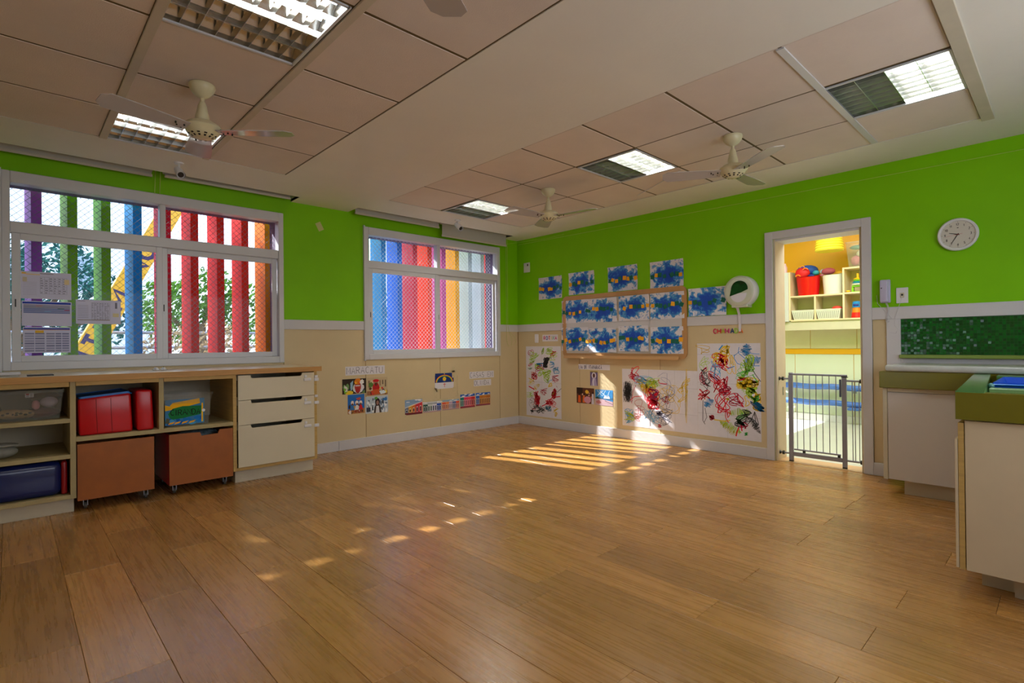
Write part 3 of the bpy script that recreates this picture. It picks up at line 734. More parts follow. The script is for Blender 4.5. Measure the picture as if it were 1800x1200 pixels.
obj('tub', tapered(-.30, .272, 4.85, 5.3, .6615, .862, .02), CLEAR, t)
obj('rim', MB().box(-.305, .277, 4.842, 4.856, .845, .868, bev=.002), CLEAR, t); obj('rim', MB().box(-.305, .277, 5.296, 5.308, .845, .868, bev=.002), CLEAR, t)
obj('price_tag', MB().box(.075, .117, 4.858, 4.860, .822, .850), paper, t)
tg = Canvas((.075, 4.8575, .822), (1, 0, 0), (0, 0, 1), (0, -1, 0)); tg.rect(.003, .015, .02, .026, (170, 30, 30)); [tg.rect(.024+i*.003, .003, .0255+i*.003, .024, (20, 20, 20)) for i in range(5)]; [tg.rect(.003, .003+i*.004, .02, .005+i*.004, (60, 60, 60)) for i in range(3)]
tg.build('tag_print', t)
tan = mat('tan_cloth', (176, 140, 92), .8, var=.3, scale=25); pink = mat('pink_plastic', (200, 130, 140), .5); lil = mat('pale_pink_cloth', (190, 170, 180), .7); dred = mat('maroon_cloth', (96, 28, 34), .8, var=.3, scale=30); brn = mat('brown_cloth', (96, 62, 36), .8, var=.3, scale=20)
for nm, c, r, sc_, m_, lb in (('mask', (-.0, 4.93, .71), .055, (1.3, .8, .62), tan, 'tan rattan mask with dark holes in the clear bin'), ('mask', (.065, 4.93, .705), .05, (1.2, .7, .6), tan, 'second tan mask, right one, overlapping the first in the clear bin'),
        ('cloth_bundle', (.16, 5.0, .70), .085, (1.2, 1, .42), dred, 'folded maroon cloth at the bottom of the clear bin'), ('cup', (.13, 4.95, .76), .028, (.8, .8, 1.2), pink, 'small pink cup lying in the clear bin'),
        ('bowl', (.20, 4.97, .775), .045, (1.1, .8, .8), lil, 'pale pink bowl lying in the clear bin'), ('cloth_bundle', (.19, 5.12, .80), .08, (1.1, .8, .45), brn, 'brown cloth behind the pink bowl in the clear bin'), ('cloth_bundle', (-.15, 5.1, .73), .09, (1.2, 1, .7), brn, 'dark brown cloth at the left of the clear bin')):
    mb = MB().sphere(c, r, sc_, 16); o = obj(nm, mb, m_, smooth=True, label=lb, cat='toy' if nm in ('mask', 'cup', 'bowl') else 'cloth')
    if nm == 'mask':
        for k in range(4): obj('hole', MB().sphere((c[0]-.035+k*.023, c[1]-.040, c[2]+.008*(k % 2)), .008, (1.2, .4, .8), 8), dark, o)
# white bag
obj('bag', MB().sphere((-.06, 4.97, .455), .075, (1.35, 1.1, .56), 18).sphere((-.045, 4.96, .50), .05, (1.8, 1, .35), 14).sphere((-.13, 5.0, .47), .08, (1, 1, .7), 14), mat('pale_bag', (150, 150, 140), .6, var=.25, scale=16, bump=.4, bscale=18), smooth=True, label='crumpled pale bag on the middle left shelf', cat='bag')
# navy roll with red end
t = empty('foam_cushion', (-.1, 5.05, .1335), 'navy vinyl foam cushion with red end on the bottom left shelf', 'cushion')
obj('cushion_body', MB().box(-.9, .262, 4.82, 5.3, .134, .372, bev=.05, seg=4), bluev, t, smooth=True)
obj('end_cover', MB().box(.255, .288, 4.825, 5.3, .136, .368, bev=.014, seg=3), mat('dark_red_vinyl', (150, 10, 18), .35), t, smooth=True)
# red cushions
t = empty('foam_cushion', (.51, 5.0, .5265), 'large red vinyl foam cushion with blue top in the middle shelf', 'cushion')
def cushion(x0, x1, y0, y1, z0, z1, lean=.0):
    mb = MB().box(x0, x1, y0, y1, z0, z1, bev=.016, seg=3)
    for v in mb.bm.verts:
        q = (v.co.z-z0)/(z1-z0); v.co.z += q*lean*(v.co.x-x0)/(x1-x0); v.co.x += .012*(1-q)*(1 if v.co.x > (x0+x1)/2 else .6)
    return mb
obj('cushion_body', cushion(.347, .655, 4.835, 5.25, .5275, .788, .026), redm, t, smooth=True)
obj('top_cover', cushion(.352, .650, 4.85, 5.24, .786, .797, 1.0*.0), bluem, t)
tc_ = t.children[-1]
for v in tc_.data.vertices: v.co.z += .026*((v.co.x+.51-.352)/.3)
for x in (.45, .535):
    sm = obj('seam', MB().tube([(x+.008, 4.8345, .535), (x+.003, 4.8335, .66), (x, 4.8345, .785)], .0015, 5), mat('dark_seam', (120, 4, 10), .4), t)
obj('foam_cushion', cushion(.684, .786, 4.82, 5.2, .5275, .83), redm, smooth=True, label='narrow upright red vinyl foam block beside the large red cushion', cat='cushion')
# CIRANDA box
t = empty('plastic_box', (1.03, 5.0, .5265), 'clear plastic box with a painted CIRANDA label in the right shelf cell', 'storage box')
obj('tub', tapered(.862, 1.195, 4.83, 5.2, .5275, .765, .022), CLEAR, t)
obj('lid', MB().box(.852, 1.205, 4.82, 5.21, .765, .785, bev=.004), CLEAR, t)
c = Canvas((.872, 4.845, .54), (1, 0, 0), (0, -.05, 1), (0, -1, 0)); W, H = .30, .20
c.rect(.0, .0, .27, H, (60, 130, 180))
for i in range(16): c.disc(rnd.uniform(.02, .25), rnd.uniform(.005, .06), rnd.uniform(.01, .03), rnd.choice([(20, 120, 200), (70, 160, 210), (15, 90, 170)]), ry=.014, jit=.3)
c.poly([(0, .115), (.0, .16), (.03, .15), (.05, .175), (.20, .195), (.235, .2), (.24, .16), (.15, .14), (.08, .135), (.04, .12)], (250, 190, 20))
c.poly([(.03, .06), (.02, .09), (.05, .13), (.12, .145), (.25, .14), (.26, .1), (.24, .07), (.12, .05), (.05, .045)], (14, 120, 60))
c.poly([(.0, .02), (.01, .06), (.03, .05), (.03, .01)], (90, 90, 70))
for x in (.02, .06, .11, .16): c.poly([(x, .005), (x+.035, .012), (x+.05, .028), (x+.01, .02)], rnd.choice([(235, 230, 210), (240, 170, 30)]))
c.rect(.25, .01, .262, .16, (240, 190, 40)); c.disc(.265, .10, .012, (240, 240, 240))
c.text('CIRANDA', .036, .075, .043, .0055, (14, 20, 18), cw=.6, gap=.14, jit=.08)
c.build('label', t)
# things on the worktop
mg = mat('magazine', (160, 158, 150), .6, var=.3, scale=18)
obj('magazine', MB().box(-.35, .045, 4.90, 5.2, .9625, .975), mg, label='lower pale magazine in the pile at the left end of worktop', cat='magazine')
o = obj('magazine', MB().box(-.37, .055, 4.91, 5.2, .9755, .988, bev=.002), paper, label='upper white magazine in the pile at the left end of worktop', cat='magazine')
obj('tablet', MB().box(.085, .225, 4.9, 5.05, .9625, .969, bev=.002), black, label='flat black slab lying on the worktop left of centre', cat='tablet')
for x, lb in ((.872, 'left'), (.925, 'right')):
    obj('door_latch', MB().box(x-.022, x+.02, 5.15, 5.2, .9625, .975, bev=.004).box(x-.008, x+.008, 5.13, 5.215, .9625, .985, bev=.004), whitep, label='small white child latch on the worktop, %s of the pair' % lb, cat='latch')

# ================================================================== NOTICES ON THE LEFT WINDOW
def sheet(name, cv, w, h, m, label, cat, group=None, curl=.0, nx=8, ny=6, uvs=False):
    """a sheet of paper lying on canvas plane cv, lower left corner at its origin, corners lifted by curl"""
    me = bpy.data.meshes.new(name); vs = []; fs = []; uv = []
    for j in range(ny+1):
        for i in range(nx+1):
            a, b = i/nx, j/ny
            k = curl*((abs(a-.5)*2)**3)*((abs(b-.5)*2)**3)*(.4+.6*((i*7+j*3) % 5)/4)+curl*.25*math.sin(a*5+w*9)*math.sin(b*3)
            vs.append(cv.o+cv.u*(a*w)+cv.v*(b*h)+cv.n*(.0006+abs(k)))
    for j in range(ny):
        for i in range(nx): q = j*(nx+1)+i; fs.append((q, q+1, q+nx+2, q+nx+1))
    me.from_pydata([tuple(v) for v in vs], [], fs)
    ul = me.uv_layers.new(name='UVMap'); asp = w/h
    for p in me.polygons:
        for li in p.loop_indices:
            vi = me.loops[li].vertex_index; ul.data[li].uv = ((vi % (nx+1))/nx*1.4, (vi//(nx+1))/ny)
    o = finish(name, me, m, None, True, None)
    return setp(o, label, cat, group)
def on_glass(x, z): return Canvas((x, YC+.003, z), (1, 0, 0), (0, 0, 1), (0, -1, 0))
def table(cv, w, h, rows, cols, x0, y0, ww, hh, line=(120, 122, 150)):
    for i in range(rows+1): cv.rect(x0, y0+hh*i/rows, x0+ww, y0+hh*i/rows+.0012, line)
    for i in range(cols+1): cv.rect(x0+ww*i/cols, y0, x0+ww*i/cols+.001, y0+hh, line)
    for i in range(rows):
        for j in range(cols):
            if rnd.random() < .8: cv.rect(x0+ww*(j+.12)/cols, y0+hh*(i+.3)/rows, x0+ww*(j+.12+rnd.uniform(.3, .7))/cols, y0+hh*(i+.62)/rows, (128, 130, 158))
for k, (x, z, w, h, lb) in enumerate(((.064, 1.538, .298, .21, 'printed timetable sheet, top of three taped to the left window'), (.068, 1.327, .295, .193, 'printed sheet with blue header, middle of three taped to the left window'),
        (.074, 1.118, .282, .20, 'printed sheet of grey blocks, lowest of three taped to the left window'), (.389, 1.349, .294, .196, 'printed landscape sheet taped alone in front of green slats'))):
    cv = on_glass(x, z); s = sheet('notice', cv, w, h, bpaper, lb, 'notice', 'notices taped to the left window', curl=.0)
    cv.k = 4
    if k == 0:
        table(cv, w, h, 7, 6, .11, .04, .16, .13); cv.rect(.005, .19, .03, .2, (240, 190, 60)); cv.rect(.03, .185, .11, .192, (230, 200, 140)); cv.rect(.01, .13, .035, .165, (200, 190, 170)); cv.rect(.255, .12, .285, .16, (225, 205, 160))
        for i in range(9): cv.rect(.012, .03+i*.012, .09, .0315+i*.012, (160, 162, 185))
        cv.rect(.11, .195, .19, .199, (90, 90, 110))
    elif k == 1:
        cv.rect(.005, .172, .29, .186, (30, 60, 170))
        for i in range(7): cv.rect(.01, .10+i*.01, .285, .107+i*.01, rnd.choice([(120, 124, 150), (150, 152, 178), (90, 110, 170)]))
        cv.rect(.08, .155, .12, .158, (230, 120, 50)); cv.rect(.21, .135, .25, .139, (60, 120, 90)); cv.rect(.25, .125, .283, .129, (200, 50, 50)); cv.rect(.13, .112, .17, .117, (70, 150, 200))
    elif k == 2:
        cv.rect(.005, .182, .277, .193, (40, 60, 160)); cv.rect(.07, .155, .12, .174, (225, 180, 60)); cv.rect(.0, .177, .277, .18, (200, 110, 60))
        for a, b in ((.01, .065), (.07, .125), (.135, .185), (.19, .225), (.23, .272)):
            for i in range(8): cv.rect(a, .01+i*.019, b, .022+i*.019, rnd.choice([(140, 143, 180), (158, 160, 196), (128, 132, 170)]))
    else:
        table(cv, w, h, 12, 7, .10, .035, .12, .14); cv.rect(.01, .19-.005, .06, .188, (90, 90, 110)); cv.rect(.255, .13, .27, .18, (120, 120, 140))
        for i in range(8): cv.rect(.012, .05+i*.014, .08, .053+i*.014, (150, 152, 180))
        cv.rect(.01, .03, .22, .034, (120, 100, 60)); cv.rect(.24, .06, .28, .09, (210, 200, 160))
    cv.build('print', s)

# ================================================================== PICTURES ON THE WINDOW WALL
def photo(x, z, w, h, draw, label, group=None, off=.007):
    cv = on_left(x, z, off); s = sheet('photo_print', cv, w, h, paper, label, 'picture', group, curl=0., nx=2, ny=2)
    cv.k = 4; draw(cv, w, h); cv.build('picture', s); return s
def title(x, z, w, h, txt, label, th=.8, off=.007):
    cv = on_left(x, z, off); s = sheet('title_strip', cv, w, h, paper, label, 'sign', None, curl=0., nx=2, ny=2)
    n = len(txt); cv.k = 4; size = w/(n*.84+.3)/1.0; size = min(size*1.0, h*.98)
    cv.text(txt, w*.03, h*.14, h*.72, .0044, (34, 34, 56), cw=(w*.94/n-.0)/(h*.72)*.74, gap=(w*.94/n)/(h*.72)*.26, jit=.05)
    cv.build('lettering', s); return s
title(2.688, .818, .487, .098, 'MARACATU', 'paper strip reading MARACATU above four photos')
title(4.437, .690, .435, .092, 'CASAS EM', 'paper strip reading CASAS EM, upper strip of the two')
title(4.512, .585, .308, .084, 'OLINDA', 'paper strip reading OLINDA below the CASAS EM strip')
SKIN = (120, 66, 40)
def crowd(c, w, h, n, cols):
    for i in range(n): c.disc(rnd.uniform(.02, w-.02), rnd.uniform(.01, h*.55), rnd.uniform(.006, .02), rnd.choice(cols), ry=rnd.uniform(.008, .03), jit=.25, n=9)
def d_m1(c, w, h):
    c.rect(0, 0, w, h, (52, 40, 34)); crowd(c, w, h, 26, [(200, 190, 170), (110, 150, 90), (190, 120, 60), (40, 60, 90)])
    c.poly([(.10, .03), (.095, .12), (.13, .15), (.12, .05)], (150, 190, 215)); c.disc(.19, .06, .07, (225, 225, 230), ry=.055, jit=.12)
    c.disc(.185, .075, .040, (176, 60, 50), ry=.056); c.disc(.185, .035, .03, (170, 40, 40), ry=.03); c.disc(.185, .135, .045, (226, 130, 30), ry=.035, jit=.1); c.disc(.16, .12, .014, (250, 180, 40)); c.disc(.205, .12, .014, (230, 90, 40))
    c.rect(.155, .082, .212, .092, (235, 235, 235)); c.disc(.235, .13, .025, (240, 240, 240), jit=.2); c.disc(.08, .015, .05, (235, 205, 50), ry=.022); crowd(c, w*.3, h, 10, [(120, 180, 60), (220, 220, 210)])
def d_m2(c, w, h):
    c.rect(0, 0, w, h, (196, 176, 140)); c.rect(0, 0, w, .05, (150, 110, 80))
    for i in range(7): c.rect(.02+i*.035, .09+(i % 3)*.015, .035+i*.035, .17, rnd.choice([(150, 120, 90), (225, 215, 190), (110, 90, 70)]))
    c.disc(.05, .12, .03, (90, 130, 60), jit=.3); crowd(c, w, h*.8, 20, [(210, 60, 50), (235, 200, 60), (230, 230, 230), (90, 50, 40)])
    c.disc(.115, .085, .045, (190, 30, 36), ry=.055, jit=.1); c.disc(.115, .165, .04, (205, 34, 44), ry=.018); c.disc(.115, .125, .016, (110, 50, 36), ry=.02); c.disc(.115, .04, .05, (200, 90, 40), ry=.03, jit=.15); c.disc(.2, .03, .04, (215, 230, 235), ry=.022, jit=.3)
def d_m3(c, w, h):
    c.rect(0, 0, w, h, (40, 110, 190)); c.rect(0, 0, w, .055, (178, 120, 66)); crowd(c, w, h*.75, 24, [(160, 60, 40), (230, 220, 210), (60, 40, 30), (200, 150, 60)])
    for x, col in ((.055, (60, 120, 180)), (.11, (225, 225, 225)), (.155, (200, 30, 40))):
        c.disc(x, .12, .02, (235, 225, 215), ry=.024, jit=.2); c.disc(x, .105, .012, SKIN); c.poly([(x-.028, .04), (x+.028, .04), (x+.012, .095), (x-.012, .095)], col); c.stroke([(x-.01, .01), (x-.008, .045)], .009, SKIN); c.stroke([(x+.012, .01), (x+.008, .045)], .009, SKIN)
    c.disc(.13, .165, .03, (190, 80, 60), ry=.014, jit=.3)
def d_m4(c, w, h):
    c.rect(0, 0, w, h, (186, 200, 214)); crowd(c, w, h*1.6, 34, [(70, 90, 110), (235, 240, 245), (40, 50, 60), (120, 150, 190)])
    c.poly([(.10, 0), (.20, 0), (.185, .08), (.17, .11), (.13, .11), (.11, .06)], (70, 60, 60)); c.poly([(.125, .0), (.175, .0), (.165, .08), (.135, .08)], (215, 215, 220))
    c.disc(.15, .125, .032, (44, 32, 30), ry=.045); c.disc(.15, .115, .018, (150, 110, 100), ry=.026); c.disc(.13, .17, .022, (90, 160, 60), ry=.016, jit=.2); c.disc(.25, .15, .03, (50, 120, 190), ry=.018, jit=.2); c.rect(.01, .02, .06, .07, (60, 66, 84))
photo(2.649, .611, .288, .167, d_m1, 'photo of a performer in an orange crown and sunglasses, top left under MARACATU')
photo(2.945, .577, .265, .202, d_m2, 'photo of a red-costumed dancer in a square, top right under MARACATU')
photo(2.712, .388, .202, .214, d_m3, 'photo of dancers under blue sky, bottom left under MARACATU')
photo(2.928, .372, .287, .193, d_m4, 'bluish photo of a long-haired figure, bottom right under MARACATU')
def d_flag(c, w, h):
    c.rect(0, 0, w, h, (222, 222, 230)); c.rect(0, h*.40, w, h, (24, 52, 120))
    def ring(r0, r1, col):
        pts = arc(w/2, h*.42, r1*w, r1*w*.68, 0, 180, 16)+arc(w/2, h*.42, r0*w, r0*w*.68, 180, 0, 16); c.poly(pts, col)
    ring(.44, .47, (200, 60, 50)); ring(.40, .44, (235, 200, 50)); ring(.37, .40, (60, 140, 60)); c.disc(w/2, h*.63, .022, (245, 215, 40))
    for a in range(12): c.stroke([(w/2, h*.63), (w/2+.032*math.cos(a*PI/6), h*.63+.032*math.sin(a*PI/6))], .004, (245, 215, 40))
    c.disc(w/2, h*.63, .010, (210, 170, 30)); c.stroke([(w/2, h*.10), (w/2, h*.36)], .007, (200, 30, 40)); c.stroke([(w/2-.02, h*.28), (w/2+.02, h*.28)], .007, (200, 30, 40)); c.disc(w/2, h*.95, .006, (240, 210, 40))
fo = photo(3.882, .588, .294, .197, d_flag, 'printed state flag with rainbow, sun and red cross, held by masking tape')
tape = mat('masking_tape', (206, 190, 150), .7, var=.1, scale=20)
for b in ((4.150, 4.195, .72, .86), (3.99, 4.20, .79, .812), (3.84, 3.885, .76, .82), (3.875, 3.90, .585, .60), (3.865, 3.915, .47, .60), (3.90, 3.955, .555, .585), (4.165, 4.215, .54, .60), (4.235, 4.245, .50, .76)):
    obj('tape_strip', MB().box(b[0], b[1], YC-.0085, YC-.0078, b[2], b[3]), tape, fo)
def houses(sky, fronts, road=(120, 60, 60), slant=0):
    def f(c, w, h):
        c.rect(0, 0, w, h, sky); 
        for i in range(5): c.disc(rnd.uniform(0, w), h*rnd.uniform(.8, .98), rnd.uniform(.015, .03), (240, 240, 245), ry=.006, jit=.2)
        n = len(fronts)
        for i, (col, trim) in enumerate(fronts):
            a, b = w*i/n, w*(i+1)/n; s0 = 1-slant*(1-i/n); s1 = 1-slant*(1-(i+1)/n)
            c.poly([(a, h*.12), (b, h*.12), (b, h*(.12+.70*s1)), (a, h*(.12+.70*s0))], col); c.poly([(a, h*(.78*s0)), (b, h*(.78*s1)), (b, h*(.12+.70*s1)), (a, h*(.12+.70*s0))], trim)
            m = 2 if (b-a) > .05 else 1
            for k in range(m):
                x = a+(b-a)*(k+.5)/m; wd_ = (b-a)/m*.42
                c.rect(x-wd_/2-.003, h*.16, x+wd_/2+.003, h*.56*s0, trim); c.disc(x, h*.56*s0, wd_/2+.003, trim, ry=wd_*.4); c.rect(x-wd_/2, h*.18, x+wd_/2, h*.55*s0, tuple(int(v*.45) for v in col))
        c.poly([(0, 0), (w, 0), (w, h*.12), (0, h*.14)], road); c.stroke([(0, h*.85), (w*.5, h*.80), (w, h*.88)], .0012, (40, 40, 50)); c.stroke([(0, h*.92), (w, h*.83)], .001, (40, 40, 50))
    return f
photo(3.442, .303, .248, .187, houses((140, 170, 205), [((110, 120, 140), (200, 200, 205)), ((214, 160, 60), (235, 220, 180)), ((220, 120, 50), (240, 220, 200)), ((205, 50, 66), (240, 215, 215)), ((210, 56, 70), (240, 215, 215))], (110, 40, 50), .45), 'photo of a street corner with red house, first from left in the house row', 'photos of colourful houses')
photo(3.703, .305, .271, .133, houses((205, 210, 215), [((50, 90, 80), (225, 230, 230)), ((210, 215, 215), (80, 130, 110)), ((220, 220, 225), (60, 80, 150)), ((40, 80, 180), (220, 225, 240))], (190, 160, 160)), 'photo of white and blue houses, second from left in the house row', 'photos of colourful houses')
photo(3.989, .309, .274, .134, houses((150, 180, 205), [((220, 90, 60), (235, 220, 200)), ((226, 130, 70), (240, 225, 205)), ((190, 165, 190), (240, 240, 245)), ((90, 110, 160), (230, 230, 240)), ((220, 80, 50), (240, 215, 205))], (180, 150, 150)), 'photo of low orange and lilac houses, middle of the house row', 'photos of colourful houses')
photo(4.279, .309, .250, .182, houses((50, 100, 190), [((30, 130, 120), (220, 230, 225)), ((226, 60, 100), (245, 220, 228)), ((230, 70, 90), (245, 215, 215)), ((206, 50, 50), (240, 200, 190))], (150, 60, 70)), 'photo of green and pink houses, fourth from left in the house row', 'photos of colourful houses')
photo(4.545, .316, .254, .176, houses((40, 100, 200), [((40, 100, 190), (225, 235, 245)), ((200, 120, 40), (235, 200, 140)), ((205, 125, 45), (235, 205, 150)), ((190, 110, 40), (235, 200, 140))], (140, 70, 80)), 'photo of orange corner house under blue sky, last in the house row', 'photos of colourful houses')
ts = bpy.data.objects['photo_print.004'] if 'photo_print.004' in bpy.data.objects else fo
for b in ((3.43, 3.70, .485, .515), (3.70, 3.98, .438, .462), (3.985, 4.27, .441, .468), (4.20, 4.27, .47, .54), (3.42, 3.46, .28, .31)):
    obj('tape_strip', MB().box(b[0], b[1], YC-.0085, YC-.0078, b[2], b[3]), tape, fo)

# ================================================================== DOOR WALL: board, paintings, drawings
bt = empty('notice_board', (XC, 3.754, .95), 'large tan-framed board with rounded corners and a ledge, covered by blue paintings', 'notice board')
def rrect(a, b, z0, z1, r, n=6):
    return arc(b-r, z1-r, r, r, 0, 90, n)+arc(a+r, z1-r, r, r, 90, 180, n)+arc(a+r, z0+r, r, r, 180, 270, n)+arc(b-r, z0+r, r, r, 270, 360, n)
o_, i_ = rrect(2.867, 4.641, .965, 1.765, .07), rrect(2.922, 4.586, 1.02, 1.71, .02)
mb = MB(); nn = len(o_)
vs = [(XC-.028, *p) for p in o_]+[(XC-.028, *p) for p in i_]+[(XC, *p) for p in o_]+[(XC-.016, *p) for p in i_]
mb._new(vs, [f for k in range(nn) for j in [(k+1) % nn] for f in ((k, j, nn+j, nn+k), (k, 2*nn+k, 2*nn+j, j), (nn+k, nn+j, 3*nn+j, 3*nn+k))])
obj('frame', mb, mat('tan_frame', (186, 142, 92), .45, var=.06, scale=6), bt)
obj('board_surface', MB().box(XC-.017, XC-.001, 2.92, 4.588, 1.018, 1.712), mat('board_white', (206, 198, 186), .35), bt)
obj('ledge', MB().box(XC-.075, XC-.028, 2.94, 4.585, .955, .962).box(XC-.078, XC-.074, 2.94, 4.585, .955, .993), mat('tan_ledge', (200, 160, 112), .45), bt)
yel = mat('yellow_paper', (240, 172, 12), .7); dgr = mat('green_paper', (8, 104, 84), .7)
def painting(y, z, w, h, label, off, seed, group='blue sponge paintings with yellow and green paper squares', nsq=8):
    cv = on_right(y, z, off); s = sheet('sponge_painting', cv, w, h, SPONGE, label, 'painting', group, curl=.010)
    rr = random.Random(seed); x = .0
    yy = h*rr.uniform(.44, .54)
    for k in range(nsq):
        x = w*(k+.5)/nsq+rr.uniform(-.012, .012); sz = rr.uniform(.040, .050)
        if rr.random() < .12: continue
        a = rr.uniform(-.5, .5) if k % 2 else rr.uniform(-.15, .15); ya = yy+rr.uniform(-.016, .016)
        mb = MB(); pts = [(sz/2*sx*math.cos(a)-sz/2*sy_*math.sin(a)+x, sz/2*sx*math.sin(a)+sz/2*sy_*math.cos(a)+ya) for sx, sy_ in ((-1, -1), (1, -1), (1, 1), (-1, 1))]
        P3 = [cv.o+cv.u*p[0]+cv.v*p[1]+cv.n*(.0042+.0004*k) for p in pts]; Q3 = [p-cv.n*.0007 for p in P3]
        mb._new([tuple(p) for p in P3+Q3], [(0, 1, 2, 3), (7, 6, 5, 4), (0, 4, 5, 1), (1, 5, 6, 2), (2, 6, 7, 3), (3, 7, 4, 0)])
        obj('paper_square', mb, yel if (k+seed) % 3 != 1 and rr.random() < .62 else dgr, s)
    cv.k = 200; cv.rect(w*.02, h*.95, w*.02+.035, h*.957, (60, 60, 80)); cv.build('name_note', s)
    return s
top = [(5.092, 1.757, .427, .30, 'leftmost of four above the board, dense blue'), (4.547, 1.78, .42, .288, 'second of four above the board, two blue lumps'), (3.917, 1.773, .423, .300, 'third of four above the board, faint with much white'), (3.325, 1.768, .416, .298, 'rightmost of four above the board')]
for i, (y, z, w, h, lb) in enumerate(top): painting(y, z, w, h, 'blue sponge painting, '+lb, .002, 11+i)
row1 = [(4.652, 1.412), (4.212, 1.407), (3.747, 1.408), (3.316, 1.41)]; row2 = [(4.66, 1.052), (4.206, 1.032), (3.753, 1.046), (3.313, 1.022)]
nm_ = ('first from the left', 'second from the left', 'third from the left', 'rightmost')
for i, (y, z) in enumerate(row1): painting(y, z, (.44, .438, .42, .425)[i], .296, 'blue sponge painting in the upper row on the board, '+nm_[i], .024, 21+i)
for i, (y, z) in enumerate(row2): painting(y, z, (.448, .418, .41, .408)[i], .300, 'blue sponge painting in the lower row on the board, '+nm_[i], .024, 31+i)
painting(2.845, 1.425, .417, .297, 'blue sponge painting between the board and the round dispenser', .02, 41)
# long scribble drawings
RED, BLU, YEL, GRN, BLK, LIM, MAR, LBL = (226, 24, 48), (30, 150, 226), (244, 206, 40), (80, 200, 60), (60, 60, 64), (180, 224, 60), (186, 30, 66), (90, 176, 230)
def drawing(y, z, w, h, fn, label, off=.007):
    cv = on_right(y, z, off); s = sheet('crayon_drawing', cv, w, h, paper, label, 'drawing', 'wall-size crayon drawings', curl=.0, nx=4, ny=6)
    cv.k = 4; fn(cv, w, h); cv.build('crayon_marks', s, kind='stuff'); return s
def creases(c, w, h, xs, ys):
    for x in xs: c.stroke([(x, .0), (x+.003, h*.5), (x, h)], .003, (196, 194, 202))
    for y in ys: c.stroke([(0, y), (w, y-.004)], .003, (192, 190, 200))
def dr1(c, w, h):
    creases(c, w, h, (w*.46,), (h*.49,))
    scrib(c, .09, h*.90, .07, .05, 40, .006, MAR, 2); scrib(c, .17, h*.87, .09, .05, 60, .006, LIM, 4); scrib(c, .33, h*.93, .10, .05, 60, .006, LIM, 4); scrib(c, .52, h*.9, .06, .04, 50, .006, RED, 4); scrib(c, .50, h*.86, .1, .06, 50, .005, LIM, 3)
    c.poly([(.33, h*.70), (.40, h*.695), (.39, h*.74), (.44, h*.80), (.46, h*.83), (.41, h*.85), (.37, h*.83), (.36, h*.78), (.33, h*.74)], BLK); scrib(c, .38, h*.77, .05, .07, 60, .009, BLK, 6); hatch(c, .44, h*.83, .05, .02, 18, .01, BLK, .2)
    hatch(c, .09, h*.74, .05, .03, 30, .009, RED, .4); hatch(c, .08, h*.68, .04, .02, 22, .009, (30, 150, 30), .1); scrib(c, .25, h*.72, .08, .05, 60, .008, LIM, 4); scrib(c, .27, h*.74, .07, .04, 40, .007, BLU, 3); scrib(c, .27, h*.70, .09, .06, 50, .006, MAR, 3); scrib(c, .16, h*.58, .06, .06, 70, .007, RED, 6)
    hatch(c, .2, h*.555, .02, .014, 14, .008, RED); scrib(c, .40, h*.58, .08, .09, 90, .008, LIM, 5); scrib(c, .57, h*.67, .07, .05, 50, .006, LBL, 4); c.stroke([(.4, h*.505), (.5, h*.53), (.54, h*.60)], .005, LBL)
    hatch(c, .08, h*.47, .02, .014, 12, .01, LIM); hatch(c, .2, h*.42, .07, .04, 40, .010, YEL, .6); c.stroke([(.05, h*.42), (.16, h*.38)], .014, RED); scrib(c, .2, h*.26, .06, .1, 110, .009, RED, 8); scrib(c, .22, h*.22, .05, .08, 80, .010, RED, 6)
    hatch(c, .53, h*.34, .075, .055, 60, .012, RED, 1.3); c.stroke([(.64, h*.31), (.5, h*.29), (.42, h*.22), (.37, h*.18), (.30, h*.15)], .012, RED); scrib(c, .44, h*.22, .07, .04, 60, .010, RED, 5); c.stroke([(.58, h*.36), (.66, h*.42)], .006, BLK)
    scrib(c, .12, h*.2, .07, .10, 50, .004, (110, 110, 110), 3); scrib(c, .28, h*.10, .09, .06, 60, .007, BLK, 4); hatch(c, .14, h*.1, .04, .02, 22, .01, RED, .3); scrib(c, .11, h*.06, .04, .03, 30, .010, BLK, 2); scrib(c, .42, h*.13, .06, .04, 60, .008, (40, 110, 140), 5); hatch(c, .56, h*.06, .035, .035, 26, .010, YEL, 1.2); scrib(c, .56, h*.12, .05, .05, 30, .006, YEL, 2); scrib(c, .46, h*.46, .04, .03, 24, .008, YEL, 2)
    for xx, yy, cc in ((.12, .8, LIM), (.5, .75, LBL), (.1, .5, YEL), (.55, .55, MAR), (.08, .3, LIM), (.34, .36, MAR), (.5, .2, RED), (.18, .12, BLK), (.3, .62, LIM), (.45, .93, LIM)): scrib(c, xx, h*yy, .07, .05, 46, .005, cc, 4)
    for i in range(16): x, y = rnd.uniform(.03, w-.05), rnd.uniform(.05, h-.05); c.stroke([(x, y), (x+rnd.uniform(-.04, .04), y+rnd.uniform(-.04, .04))], .005, rnd.choice([LBL, LIM, BLK, MAR, (90, 90, 110)]))
